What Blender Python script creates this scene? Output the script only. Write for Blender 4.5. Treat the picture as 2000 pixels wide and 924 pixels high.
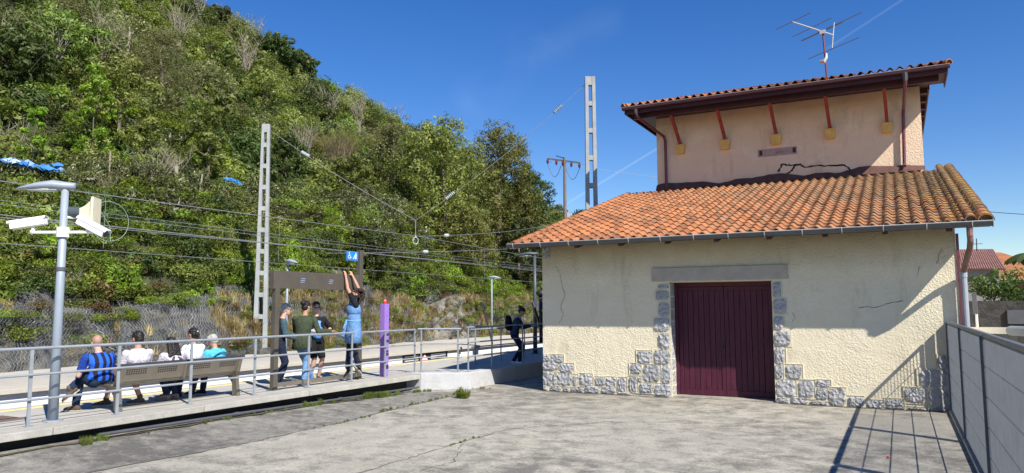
import bpy, bmesh, math, random
import numpy as np
from mathutils import Vector, Matrix, Euler

random.seed(7)
rng = np.random.default_rng(7)
scene = bpy.context.scene
for o in list(bpy.data.objects):
    bpy.data.objects.remove(o)
col = scene.collection

# ------------------------------------------------------------ camera
F_PX, PITCH, ROLL, YAW, EYE = 1440.0, math.radians(5.5), math.radians(-0.25), math.radians(27.6), 1.9
def _axes():
    cr, sr = math.cos(ROLL), math.sin(ROLL)
    R = np.array([[cr, sr, 0], [-sr, cr, 0], [0, 0, 1]])
    up = R @ np.array([0, math.cos(PITCH), math.sin(PITCH)])
    fw = R @ np.array([0, -math.sin(PITCH), math.cos(PITCH)])
    rt = np.cross(up, fw)
    Y = rt * math.sin(YAW) + fw * math.cos(YAW)
    X = rt * math.cos(YAW) - fw * math.sin(YAW)
    return np.stack([X, Y, up])
CM = _axes()
def at(px, py, ax, v):
    """point of the place seen at a photo pixel, on the plane (axis ax) = v"""
    d = CM @ np.array([px - 1000, 462 - py, F_PX]); c = np.array([0, 0, EYE])
    return c + d * ((v - c[ax]) / d[ax])
cam_d = bpy.data.cameras.new('camera'); cam = bpy.data.objects.new('camera', cam_d); col.objects.link(cam)
cam_d.sensor_width = 36; cam_d.lens = 36 * F_PX / 2000; cam_d.clip_start = 0.05; cam_d.clip_end = 3000
m = Matrix.Identity(4)
for i in range(3):
    m[i][0] = CM[i][0]; m[i][1] = CM[i][1]; m[i][2] = -CM[i][2]
m[2][3] = EYE
cam.matrix_world = m
scene.camera = cam

# ------------------------------------------------------------ sky, sun, exposure
SUN = Vector((1.85, -1.0, 1.95)).normalized()
world = bpy.data.worlds.new('World'); scene.world = world; world.use_nodes = True
wn, wl = world.node_tree.nodes, world.node_tree.links
bg = wn['Background']
sky = wn.new('ShaderNodeTexSky'); sky.sky_type = 'NISHITA'; sky.sun_disc = False
sky.sun_elevation = math.asin(SUN.z); sky.sun_rotation = math.atan2(SUN.x, SUN.y)
sky.air_density = 1.0; sky.dust_density = 0.0; sky.ozone_density = 3.5; sky.altitude = 0
bg.inputs['Strength'].default_value = 0.092
# thin vapour trails and cirrus wisps high in the sky, by direction
def wnode(t, **k):
    n = wn.new(t)
    for a, b in k.items(): setattr(n, a, b)
    return n
geo = wnode('ShaderNodeTexCoord')
def wmath(op, a, b=None, c=None):
    n = wnode('ShaderNodeMath', operation=op)
    for i, v in enumerate((a, b, c)):
        if v is None: continue
        if isinstance(v, (int, float)): n.inputs[i].default_value = v
        else: wl.new(v, n.inputs[i])
    return n.outputs[0]
def wdot(vec):
    n = wnode('ShaderNodeVectorMath', operation='DOT_PRODUCT')
    wl.new(geo.outputs['Generated'], n.inputs[0]); n.inputs[1].default_value = vec
    return n.outputs['Value']
def trail(p0, p1, w, amp, soft=0.012):
    a = Vector(CM @ np.array([p0[0] - 1000, 462 - p0[1], F_PX])).normalized()
    b = Vector(CM @ np.array([p1[0] - 1000, 462 - p1[1], F_PX])).normalized()
    n = a.cross(b).normalized(); mid = (a + b).normalized(); half = math.cos(a.angle(b) / 2)
    d = wmath('ABSOLUTE', wdot(n))
    s = wmath('SUBTRACT', 1.0, wmath('DIVIDE', d, w)); s = wmath('MAXIMUM', s, 0.0)
    e = wmath('MULTIPLY', wmath('SUBTRACT', wdot(mid), half), 1.0 / (1 - half) * 2.2); e = wmath('MINIMUM', wmath('MAXIMUM', e, 0.0), 1.0)
    return wmath('MULTIPLY', wmath('MULTIPLY', s, e), amp)
nz = wnode('ShaderNodeTexNoise'); nz.inputs['Scale'].default_value = 9; nz.inputs['Detail'].default_value = 6
wl.new(geo.outputs['Generated'], nz.inputs['Vector'])
nzf = wmath('MAXIMUM', wmath('MULTIPLY', wmath('SUBTRACT', nz.outputs['Fac'], 0.35), 3.0), 0.0)
t1 = trail((1090, 408), (1330, 262), 0.0022, 0.10)
t2 = trail((1600, 105), (1800, -25), 0.002, 0.05)
t3 = wmath('MULTIPLY', trail((900, 230), (1060, 50), 0.045, 0.05), nzf)
t4 = wmath('MULTIPLY', trail((1010, 130), (1230, 20), 0.03, 0.035), nzf)
tot = wmath('MINIMUM', wmath('ADD', wmath('ADD', t1, t2), wmath('ADD', t3, t4)), 0.8)
hs = wnode('ShaderNodeHueSaturation'); hs.inputs['Saturation'].default_value = 1.33; hs.inputs['Hue'].default_value = 0.514; hs.inputs['Value'].default_value = 1.0
wl.new(sky.outputs[0], hs.inputs['Color'])
mixs = wnode('ShaderNodeMixRGB'); mixs.inputs['Color2'].default_value = (9.0, 10.0, 11.5, 1)
wl.new(tot, mixs.inputs['Fac']); wl.new(hs.outputs[0], mixs.inputs['Color1']); wl.new(mixs.outputs[0], bg.inputs['Color'])

sl = bpy.data.lights.new('sun', 'SUN'); sl.energy = 5.0; sl.angle = math.radians(0.53); sl.color = (1.0, 0.95, 0.86)
so = bpy.data.objects.new('sun', sl); col.objects.link(so); so.location = (30, -20, 60)
so.rotation_euler = SUN.to_track_quat('Z', 'Y').to_euler()
vs = scene.view_settings
scene.display_settings.display_device = 'sRGB'
vs.view_transform = 'Standard'; vs.look = 'None'; vs.gamma = 1; vs.use_curve_mapping = False
vs.exposure = 0.62
scene.cycles.max_bounces = 5; scene.cycles.diffuse_bounces = 3; scene.cycles.transparent_max_bounces = 8

# ------------------------------------------------------------ materials
class NT:
    def __init__(s, name):
        s.m = bpy.data.materials.new(name); s.m.use_nodes = True
        s.t = s.m.node_tree; s.n = s.t.nodes; s.l = s.t.links
        s.b = s.n['Principled BSDF']; s.tc = s.n.new('ShaderNodeTexCoord')
    def set(s, i, v):
        if hasattr(v, 'is_output') or hasattr(v, 'links'): s.l.new(v, i)
        else: i.default_value = v
    def noise(s, scale, detail=4, rough=0.6, vec=None, dist=0):
        n = s.n.new('ShaderNodeTexNoise'); n.inputs['Scale'].default_value = scale
        n.inputs['Detail'].default_value = detail; n.inputs['Roughness'].default_value = rough; n.inputs['Distortion'].default_value = dist
        s.l.new(vec or s.tc.outputs['Object'], n.inputs['Vector']); return n.outputs['Fac']
    def vor(s, scale, vec=None, feature='F1', out='Distance'):
        n = s.n.new('ShaderNodeTexVoronoi'); n.feature = feature; n.inputs['Scale'].default_value = scale
        s.l.new(vec or s.tc.outputs['Object'], n.inputs['Vector']); return n.outputs[out]
    def ramp(s, f, stops):
        n = s.n.new('ShaderNodeValToRGB'); e = n.color_ramp.elements
        while len(e) < len(stops): e.new(0.5)
        for k, (p, c) in enumerate(stops):
            e[k].position = p; e[k].color = tuple(c) + (1,) if len(c) == 3 else c
        s.l.new(f, n.inputs[0]); return n.outputs[0]
    def mix(s, f, a, b, mode='MIX'):
        n = s.n.new('ShaderNodeMixRGB'); n.blend_type = mode
        for i, v in zip((0, 1, 2), (f, a, b)):
            if isinstance(v, (tuple, list)): n.inputs[i].default_value = tuple(v) + (1,) if len(v) == 3 else v
            elif isinstance(v, (int, float)): n.inputs[i].default_value = v
            else: s.l.new(v, n.inputs[i])
        return n.outputs[0]
    def math(s, op, a, b=0.0):
        n = s.n.new('ShaderNodeMath'); n.operation = op
        for i, v in enumerate((a, b)):
            if isinstance(v, (int, float)): n.inputs[i].default_value = v
            else: s.l.new(v, n.inputs[i])
        return n.outputs[0]
    def attr(s, name, out='Fac'):
        n = s.n.new('ShaderNodeAttribute'); n.attribute_name = name; return n.outputs[out]
    def maprange(s, f, a, b, c=0.0, d=1.0):
        n = s.n.new('ShaderNodeMapRange'); s.l.new(f, n.inputs[0])
        for i, v in enumerate((a, b, c, d)): n.inputs[i + 1].default_value = v
        return n.outputs[0]
    def sep(s, axis):
        n = s.n.new('ShaderNodeSeparateXYZ'); s.l.new(s.geo(), n.inputs[0]); return n.outputs[axis]
    def geo(s):
        g = s.n.new('ShaderNodeNewGeometry'); return g.outputs['Position']
    def scaled(s, v):
        n = s.n.new('ShaderNodeMapping'); n.inputs['Scale'].default_value = v
        s.l.new(s.tc.outputs['Object'], n.inputs[0]); return n.outputs[0]
    def bump(s, h, strength=0.5, dist=0.01, normal=None):
        n = s.n.new('ShaderNodeBump'); n.inputs['Strength'].default_value = strength; n.inputs['Distance'].default_value = dist
        s.l.new(h, n.inputs['Height'])
        if normal: s.l.new(normal, n.inputs['Normal'])
        s.l.new(n.outputs[0], s.b.inputs['Normal']); return n.outputs[0]
    def done(s, colr=None, rough=None, metal=None, spec=None):
        if colr is not None: s.set(s.b.inputs['Base Color'], colr if not isinstance(colr, (tuple, list)) else tuple(colr) + (1,) if len(colr) == 3 else colr)
        if rough is not None: s.set(s.b.inputs['Roughness'], rough)
        if metal is not None: s.b.inputs['Metallic'].default_value = metal
        if spec is not None: s.b.inputs['Specular IOR Level'].default_value = spec
        return s.m

def simple(name, c, rough=0.6, metal=0.0, var=0.12, scale=8.0, bump=0.0, bscale=60, bdist=0.004, spec=0.4):
    t = NT(name); f = t.noise(scale, 5)
    lo = tuple(x * (1 - var) for x in c); hi = tuple(min(1, x * (1 + var)) for x in c)
    c2 = t.ramp(f, [(0.3, lo), (0.7, hi)])
    if bump: t.bump(t.noise(bscale, 3), bump, bdist)
    return t.done(c2, rough, metal, spec)

def cloth(name, c, rough=0.9):
    t = NT(name); f = t.noise(14, 3)
    c2 = t.ramp(f, [(0.3, tuple(x * 0.8 for x in c)), (0.7, tuple(min(1, x * 1.15) for x in c))])
    t.bump(t.noise(16, 4, 0.6, dist=1.5), 0.9, 0.035)
    return t.done(c2, rough, 0, 0.15)

M = {}
# render: rough cream plaster, thick combed dabs
def plaster(name, c, c2, stain_and_shade, topz=None):
    t = NT(name)
    f = t.noise(0.9, 6, 0.65); g = t.noise(26, 3)
    base = t.ramp(f, [(0.3, c2), (0.62, c)])
    base = t.mix(t.math('MULTIPLY', t.maprange(g, 0.55, 0.75), 0.25), base, tuple(x * 0.75 for x in c))
    st = t.noise(2.0, 8, 0.75, vec=t.scaled((1.3, 1.0, 0.30)))
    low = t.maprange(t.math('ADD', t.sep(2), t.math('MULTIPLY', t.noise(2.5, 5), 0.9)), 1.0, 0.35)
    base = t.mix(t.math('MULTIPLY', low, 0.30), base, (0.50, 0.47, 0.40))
    pt = t.noise(1.3, 3, 0.5); base = t.mix(t.math('MULTIPLY', t.maprange(pt, 0.60, 0.63), 0.22), base, (0.82, 0.77, 0.64))
    base = t.mix(t.math('MULTIPLY', t.maprange(st, 0.54, 0.74), 0.42), base, stain_and_shade)
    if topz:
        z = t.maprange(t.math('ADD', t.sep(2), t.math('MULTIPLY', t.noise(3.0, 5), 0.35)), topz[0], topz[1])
        base = t.mix(t.math('MULTIPLY', z, 0.75), base, stain_and_shade)  # browner towards the eaves: staining plus some eave shade in the colour
    h1 = t.vor(30, feature='SMOOTH_F1'); h2 = t.noise(40, 4, 0.7, dist=0.6)
    h = t.math('ADD', t.math('MULTIPLY', h1, 0.6), h2)
    sm = t.maprange(t.noise(0.9, 3), 0.42, 0.60, 0.35, 1.0); t.bump(t.math('MULTIPLY', h, sm), 0.9, 0.024)
    return t.done(base, 0.95, 0, 0.1)
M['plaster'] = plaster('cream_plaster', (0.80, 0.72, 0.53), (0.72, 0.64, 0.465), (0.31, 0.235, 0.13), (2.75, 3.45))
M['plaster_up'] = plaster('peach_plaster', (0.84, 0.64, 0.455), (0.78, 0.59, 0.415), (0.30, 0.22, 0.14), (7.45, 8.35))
def concrete(name, a, b, dark, speck=0.4, scale=1.0, bumpd=0.004):
    t = NT(name)
    f = t.noise(0.42 * scale, 9, 0.62, dist=0.5); g = t.noise(2.6 * scale, 9, 0.70, dist=0.3); k = t.noise(24 * scale, 7, 0.85); q = t.noise(0.16 * scale, 4, 0.5)
    c = t.ramp(f, [(0.36, a), (0.60, b)])
    s = t.math('ADD', t.math('MULTIPLY', f, 0.45), t.math('ADD', t.math('MULTIPLY', g, 0.55), t.math('MULTIPLY', q, 0.25)))
    c = t.mix(t.math('MULTIPLY', t.maprange(s, 0.57, 0.72), speck * 0.85), c, dark)
    c = t.mix(t.math('MULTIPLY', t.maprange(k, 0.48, 0.62), t.math('MULTIPLY', t.maprange(s, 0.46, 0.66, 0.35, 1.0), speck * 0.9)), c, tuple(x * 0.9 for x in dark))
    c = t.mix(t.math('MULTIPLY', t.maprange(t.noise(110 * scale, 2), 0.60, 0.70), 0.35), c, tuple(min(1, x * 1.35) for x in b))
    rust = t.noise(0.9 * scale, 5, 0.6); c = t.mix(t.math('MULTIPLY', t.maprange(rust, 0.62, 0.78), 0.35), c, (b[0] * .8, b[1] * .66, b[2] * .48))
    t.bump(t.math('ADD', g, t.math('MULTIPLY', k, 0.5)), 0.5, bumpd)
    return t.done(c, 0.92, 0, 0.2)
M['yard'] = concrete('old_yard_concrete', (0.33, 0.31, 0.26), (0.50, 0.465, 0.385), (0.10, 0.097, 0.09), 0.95, 1.0, 0.004)
M['asphalt'] = concrete('worn_asphalt', (0.24, 0.228, 0.20), (0.34, 0.32, 0.275), (0.075, 0.072, 0.068), 0.95, 1.6, 0.005)
M['platform'] = concrete('platform_concrete', (0.42, 0.405, 0.37), (0.51, 0.49, 0.44), (0.25, 0.24, 0.22), 0.45, 1.3)
M['platform_edge'] = concrete('platform_kerb_concrete', (0.38, 0.365, 0.33), (0.47, 0.45, 0.40), (0.22, 0.21, 0.19), 0.5, 1.5)
M['ramp_block'] = concrete('pale_painted_concrete', (0.44, 0.445, 0.45), (0.53, 0.53, 0.53), (0.30, 0.30, 0.29), 0.5, 1.2)
M['far_cope'] = concrete('far_platform_top', (0.46, 0.43, 0.37), (0.54, 0.50, 0.43), (0.34, 0.32, 0.27), 0.4, 1.0)
def farface():
    t = NT('white_platform_face'); f = t.noise(1.2, 6)
    c = t.ramp(f, [(0.3, (0.74, 0.74, 0.73)), (0.7, (0.82, 0.82, 0.80))])
    v = t.noise(1.1, 3, vec=t.scaled((1, 1.4, 0.03)))
    c = t.mix(t.math('MULTIPLY', t.maprange(v, 0.64, 0.70), 0.55), c, (0.62, 0.38, 0.16))
    return t.done(c, 0.8, 0, 0.2)
M['far_face'] = farface()
M['earth'] = simple('track_ballast', (0.16, 0.14, 0.12), 0.95, var=0.4, scale=12, bump=1, bscale=30, bdist=0.05)
M['crack_and_shade'] = simple('dark_crack_and_shade', (0.05, 0.045, 0.04), 0.95)
M['joint'] = simple('dirt_filled_joint', (0.14, 0.13, 0.105), 0.95)
M['dirt'] = simple('damp_dirt', (0.09, 0.075, 0.05), 0.95, var=0.5, scale=10, bump=1, bscale=40, bdist=0.02)
M['yellow'] = simple('yellow_line_paint', (0.80, 0.62, 0.22), 0.7, var=0.15, scale=5)
M['galv'] = simple('galvanised_steel', (0.33, 0.36, 0.39), 0.5, 0.35, 0.12, 6, bump=0.2, bscale=80, bdist=0.001)
M['lamp_grey'] = simple('grey_blue_lamp_paint', (0.29, 0.335, 0.39), 0.5, 0.1, 0.06, 4)
M['inox'] = simple('brushed_steel', (0.33, 0.295, 0.24), 0.38, 0.75, 0.10, 5)
M['inox_dark'] = simple('dull_brown_steel', (0.125, 0.11, 0.09), 0.42, 0.35, 0.12, 3)
M['white_paint'] = simple('white_housing', (0.78, 0.78, 0.76), 0.4, 0, 0.04)
M['cream_plastic'] = simple('cream_plastic', (0.76, 0.68, 0.48), 0.45, 0, 0.05)
M['black'] = simple('black_plastic', (0.02, 0.021, 0.023), 0.5)
M['slate_plastic_and_shade'] = simple('slate_plastic_and_shade', (0.06, 0.075, 0.085), 0.4)
M['glass'] = simple('dark_glass', (0.02, 0.02, 0.025), 0.1, spec=0.8)
M['lamp_lens'] = simple('pale_lamp_lens', (0.5, 0.52, 0.5), 0.25, spec=0.7)
M['blue_sign'] = simple('blue_sign_paint', (0.02, 0.20, 0.62), 0.4, var=0.03)
M['white_sign'] = simple('white_sign_paint', (0.85, 0.85, 0.85), 0.4, var=0.02)
M['purple'] = simple('purple_paint', (0.29, 0.165, 0.52), 0.45, var=0.05)
M['purple_dark'] = simple('dark_purple_strip', (0.05, 0.03, 0.09), 0.5)
M['red'] = simple('red_lens', (0.65, 0.03, 0.025), 0.25, spec=0.7)
M['mast'] = simple('mast_concrete', (0.31, 0.325, 0.325), 0.9, 0, 0.14, 3, bump=0.4, bscale=50)
M['wire'] = simple('aged_wire', (0.42, 0.43, 0.42), 0.4, 0.6, 0.05)
M['wire_dark'] = simple('dark_wire', (0.05, 0.055, 0.06), 0.5, 0.2)
M['insul'] = simple('glass_insulator', (0.40, 0.45, 0.46), 0.15, spec=0.8)
M['insul_brown'] = simple('brown_insulator', (0.10, 0.03, 0.03), 0.3)
M['maroon'] = simple('maroon_wood_paint', (0.115, 0.018, 0.028), 0.45, 0, 0.25, 9, bump=0.3, bscale=30, bdist=0.002)
M['maroon_dark'] = simple('dark_maroon_fascia', (0.045, 0.012, 0.018), 0.5, 0, 0.25, 5)
M['maroon_pipe'] = simple('maroon_pipe_paint', (0.16, 0.05, 0.07), 0.4, 0, 0.15, 5)
M['red_wood'] = simple('red_painted_strut', (0.24, 0.035, 0.03), 0.5, 0, 0.25, 9)
M['ochre'] = simple('ochre_corbel_paint', (0.68, 0.44, 0.13), 0.8, 0, 0.12, 6, bump=0.3)
M['gutter'] = simple('grey_gutter', (0.105, 0.11, 0.12), 0.45, 0.3, 0.12, 4)
M['gutter_lip'] = simple('bright_gutter_lip', (0.50, 0.49, 0.46), 0.4, 0.4, 0.12, 4)
M['gutter_pipe'] = simple('weathered_downpipe', (0.34, 0.36, 0.40), 0.5, 0.2, 0.15, 3)
M['copper'] = simple('rusty_pipe_joint', (0.22, 0.12, 0.10), 0.6, 0.2, 0.3, 6)
M['under'] = simple('roof_underlay', (0.03, 0.018, 0.013), 0.95)
def doormat():
    t = NT('maroon_door_boards'); f = t.noise(2.2, 6, 0.6, vec=t.scaled((9, 9, 1)))
    c = t.ramp(f, [(0.3, (0.055, 0.010, 0.023)), (0.7, (0.095, 0.018, 0.038))])
    p = t.noise(5.0, 6, 0.75, vec=t.scaled((4, 4, 0.9)))
    z = t.maprange(t.sep(2), 1.6, 0.0)
    c = t.mix(t.math('MULTIPLY', t.maprange(t.math('ADD', p, t.math('MULTIPLY', z, 0.09)), 0.70, 0.76), 0.6), c, (0.36, 0.24, 0.24))
    t.bump(f, 0.4, 0.004)
    return t.done(c, 0.5, 0, 0.3)
M['door'] = doormat()
def stone(name, a, b, c3):
    t = NT(name); f = t.noise(5, 7, 0.7); r = t.attr('tint')
    c = t.ramp(f, [(0.3, a), (0.55, b), (0.75, c3)])
    c = t.mix(0.5, c, t.ramp(r, [(0.0, a), (1.0, b)]))
    h = t.math('ADD', t.noise(14, 6, 0.6, dist=0.5), t.math('MULTIPLY', t.vor(12), 0.8))
    t.bump(h, 1.0, 0.045)
    return t.done(c, 0.85, 0, 0.25)
M['stone'] = stone('rough_grey_stone', (0.29, 0.29, 0.295), (0.45, 0.45, 0.455), (0.56, 0.53, 0.47))
M['lintel'] = simple('dressed_stone', (0.43, 0.38, 0.32), 0.9, 0, 0.12, 6, bump=0.8, bscale=40, bdist=0.008)
M['mortar'] = simple('cream_mortar', (0.66, 0.59, 0.42), 0.95, 0, 0.12, 9, bump=0.8, bscale=40, bdist=0.01)
def tilemat(name, lich):
    t = NT(name); r = t.attr('tint'); f = t.noise(9, 5, 0.7)
    c = t.ramp(r, [(0.0, (0.24, 0.10, 0.048)), (0.35, (0.38, 0.15, 0.066)), (0.75, (0.47, 0.185, 0.075)), (1.0, (0.40, 0.18, 0.09))])
    c = t.mix(t.math('MULTIPLY', t.maprange(f, 0.45, 0.75), 0.35), c, (0.26, 0.12, 0.075))
    g = t.noise(0.8, 4); k = t.noise(13, 7, 0.8)
    bl = t.math('ADD', t.math('MULTIPLY', g, 0.35), t.math('MULTIPLY', k, 0.75))
    c = t.mix(t.math('MULTIPLY', t.maprange(bl, 0.55, 0.65), 0.75), c, (0.085, 0.065, 0.055))
    if lich:
        x = t.maprange(t.sep(0), -7.5, 1.3)
        y = t.maprange(t.sep(1), 15.0, 21.0, 0.03, 0.09)
        l1 = t.noise(6, 7, 0.8); l2 = t.noise(3.5, 6, 0.8)
        gg = t.math('ADD', t.math('ADD', l1, t.math('MULTIPLY', x, 0.13)), y)
        c = t.mix(t.math('MULTIPLY', t.maprange(gg, 0.62, 0.74), 0.75), c, (0.22, 0.215, 0.14))
        yy = t.math('ADD', l2, t.math('MULTIPLY', t.math('POWER', x, 3.0), 0.155))
        c = t.mix(t.math('MULTIPLY', t.maprange(yy, 0.665, 0.74), 0.75), c, (0.44, 0.29, 0.03))
    t.bump(k, 0.5, 0.006)
    return t.done(c, 0.88, 0, 0.15)
M['tile'] = tilemat('clay_roof_tile', True)
M['tile_plain'] = tilemat('clay_roof_tile_clean', False)
M['flash'] = simple('brown_flashing', (0.115, 0.055, 0.045), 0.8, 0, 0.25, 5)
M['bitumen'] = simple('bitumen_seal', (0.018, 0.017, 0.017), 0.6)
M['faded_sign'] = simple('faded_painted_patch', (0.40, 0.30, 0.265), 0.9, 0, 0.15, 7)
M['wood_pole'] = simple('weathered_pole_wood', (0.17, 0.14, 0.11), 0.9, 0, 0.25, 5)
M['fence'] = simple('fence_galvanised', (0.20, 0.215, 0.235), 0.45, 0.25, 0.10, 5)
M['fence_dark'] = simple('fence_frame_steel', (0.15, 0.165, 0.19), 0.5, 0.3, 0.12, 4)
M['bark'] = simple('bark', (0.16, 0.13, 0.095), 0.95, 0, 0.3, 8, bump=0.8, bscale=25, bdist=0.02)
M['twig'] = simple('pale_twigs', (0.27, 0.24, 0.18), 0.95, 0, 0.3, 4)
M['soil'] = simple('hill_soil', (0.05, 0.058, 0.022), 0.95, 0, 0.4, 0.6, bump=1, bscale=3, bdist=0.3)
def rockmat():
    t = NT('dark_netted_rock'); f = t.noise(1.3, 8, 0.7, dist=0.5); g = t.noise(6, 8, 0.75)
    c = t.ramp(f, [(0.36, (0.028, 0.03, 0.034)), (0.50, (0.085, 0.09, 0.095)), (0.64, (0.19, 0.185, 0.17)), (0.74, (0.16, 0.12, 0.07))])
    c = t.mix(t.math('MULTIPLY', t.maprange(g, 0.5, 0.7), 0.6), c, (0.30, 0.28, 0.23))
    c = t.mix(t.math('MULTIPLY', t.maprange(t.noise(2.5, 5), 0.54, 0.66), 0.7), c, (0.15, 0.12, 0.06))
    t.bump(t.math('ADD', f, g), 1.0, 0.12)
    return t.done(c, 0.9, 0, 0.2)
M['rock'] = rockmat()
def leafmat(name, dark, mid, lite, trans=0.3, white=None):
    t = NT(name); r = t.attr('tint')
    stops = [(0.0, dark), (0.5, mid), (0.84 if white else 1.0, lite)]
    if white: stops += [(0.88, white)]
    c = t.ramp(r, stops)
    oi = t.n.new('ShaderNodeObjectInfo')
    hv = t.n.new('ShaderNodeHueSaturation')
    t.l.new(t.maprange(oi.outputs['Random'], 0, 1, 0.475, 0.515), hv.inputs['Hue'])
    big = t.n.new('ShaderNodeTexNoise'); big.inputs['Scale'].default_value = 0.35; t.l.new(t.geo(), big.inputs['Vector'])
    t.l.new(t.math('MULTIPLY', t.maprange(oi.outputs['Random'], 0, 1, 0.66, 1.32), t.maprange(big.outputs['Fac'], 0.3, 0.7, 0.75, 1.25)), hv.inputs['Value'])
    t.l.new(c, hv.inputs['Color'])
    c = hv.outputs[0]
    t.done(c, 0.5, 0, 0.3)
    tr = t.n.new('ShaderNodeBsdfTranslucent'); t.l.new(t.mix(1.0, c, (1.25, 1.3, 0.6), 'MULTIPLY'), tr.inputs[0])
    mx = t.n.new('ShaderNodeMixShader'); mx.inputs[0].default_value = trans
    t.l.new(t.b.outputs[0], mx.inputs[1]); t.l.new(tr.outputs[0], mx.inputs[2]); t.l.new(mx.outputs[0], t.n['Material Output'].inputs[0])
    return t.m
M['leaf_dark'] = leafmat('dark_glossy_leaves', (0.018, 0.032, 0.009), (0.06, 0.092, 0.02), (0.15, 0.19, 0.055))
M['leaf_mid'] = leafmat('mid_green_leaves', (0.042, 0.066, 0.014), (0.14, 0.185, 0.034), (0.28, 0.32, 0.085))
M['leaf_bright'] = leafmat('bright_green_leaves', (0.05, 0.085, 0.010), (0.17, 0.25, 0.024), (0.36, 0.44, 0.06), 0.4)
M['leaf_grey'] = leafmat('grey_green_scrub_leaves', (0.10, 0.12, 0.04), (0.24, 0.265, 0.10), (0.40, 0.42, 0.20), 0.35)
M['leaf_olive'] = leafmat('olive_leaves', (0.055, 0.07, 0.015), (0.18, 0.205, 0.045), (0.35, 0.365, 0.11), 0.35)
M['leaf_bramble'] = leafmat('bramble_leaves_pale_blossom', (0.02, 0.026, 0.009), (0.075, 0.09, 0.026), (0.20, 0.20, 0.085), 0.25, (0.46, 0.46, 0.33))
M['leaf_red'] = leafmat('reddish_dry_leaves', (0.06, 0.04, 0.016), (0.14, 0.09, 0.035), (0.22, 0.15, 0.06), 0.3)
M['straw'] = leafmat('dry_grass', (0.20, 0.15, 0.07), (0.34, 0.26, 0.13), (0.50, 0.42, 0.24), 0.3)
M['pale_straw'] = leafmat('pale_straw', (0.45, 0.38, 0.24), (0.62, 0.55, 0.38), (0.75, 0.68, 0.5), 0.35)
M['grass'] = leafmat('green_grass', (0.06, 0.10, 0.015), (0.13, 0.19, 0.03), (0.25, 0.29, 0.08), 0.35)
M['tarp'] = simple('blue_tarpaulin', (0.05, 0.20, 0.52), 0.4, 0, 0.3, 3)
M['house_roof'] = simple('brown_ribbed_roof', (0.20, 0.10, 0.08), 0.9, 0, 0.2, 2)
M['dark_wall'] = simple('dark_stone_wall', (0.05, 0.047, 0.045), 0.95, 0, 0.4, 3, bump=1, bscale=5, bdist=0.06)
M['skin'] = simple('skin', (0.46, 0.25, 0.17), 0.55, 0, 0.06, 8)
M['skin_pale'] = simple('pale_skin', (0.55, 0.34, 0.26), 0.55, 0, 0.06, 8)
M['hair_black'] = simple('black_hair', (0.012, 0.009, 0.008), 0.5, 0, 0.4, 60, bump=0.6, bscale=120, bdist=0.004)
M['hair_brown'] = simple('dark_brown_hair', (0.03, 0.015, 0.011), 0.6, 0, 0.5, 60, bump=0.8, bscale=90, bdist=0.01)
M['hair_grey'] = simple('grey_hair', (0.38, 0.36, 0.34), 0.7, 0, 0.35, 60, bump=0.8, bscale=100, bdist=0.006)
M['stubble'] = simple('shaved_scalp', (0.36, 0.21, 0.16), 0.6, 0, 0.1, 30)
for k, c in dict(white_tee=(0.60, 0.57, 0.62), black_tee=(0.018, 0.02, 0.026), teal_sleeve=(0.06, 0.11, 0.13), navy=(0.018, 0.024, 0.05), jeans=(0.08, 0.14, 0.27),
                 jeans_dark=(0.018, 0.035, 0.07), olive=(0.055, 0.07, 0.042), light_blue=(0.17, 0.36, 0.68), cyan=(0.10, 0.50, 0.72), cyan_dark=(0.02, 0.14, 0.23),
                 shorts_black=(0.015, 0.015, 0.016), denim_light=(0.14, 0.27, 0.50), grey_hood=(0.45, 0.45, 0.47), shoe_white=(0.70, 0.69, 0.66), shoe_dark=(0.03, 0.028, 0.03),
                 shoe_brown=(0.12, 0.09, 0.07), sole=(0.50, 0.46, 0.38), shoe_pink=(0.42, 0.27, 0.24), shorts_brown=(0.17, 0.12, 0.10), bag_black=(0.012, 0.012, 0.014), bag_grey=(0.30, 0.27, 0.25),
                 strap=(0.07, 0.075, 0.11), blue_dark=(0.02, 0.06, 0.32), denim_navy=(0.03, 0.05, 0.10)).items():
    M[k] = cloth(k + '_cloth', c)
def stripes():
    t = NT('blue_black_striped_shirt'); w = t.n.new('ShaderNodeTexWave'); w.wave_type = 'BANDS'; w.bands_direction = 'Y'
    w.inputs['Scale'].default_value = 3.1; w.inputs['Phase Offset'].default_value = 2.0; t.l.new(t.tc.outputs['Object'], w.inputs['Vector'])
    c = t.ramp(w.outputs['Fac'], [(0.46, (0.012, 0.014, 0.03)), (0.54, (0.02, 0.11, 0.62))])
    t.bump(t.noise(22, 3, dist=0.6), 0.5, 0.02)
    return t.done(c, 0.8, 0, 0.2)
M['stripes'] = stripes()
def floral():
    t = NT('white_blouse_blue_flowers'); v = t.vor(16)
    c = t.ramp(v, [(0.18, (0.22, 0.30, 0.55)), (0.30, (0.72, 0.73, 0.77))]); return t.done(c, 0.85, 0, 0.2)
M['floral'] = floral()

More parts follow.
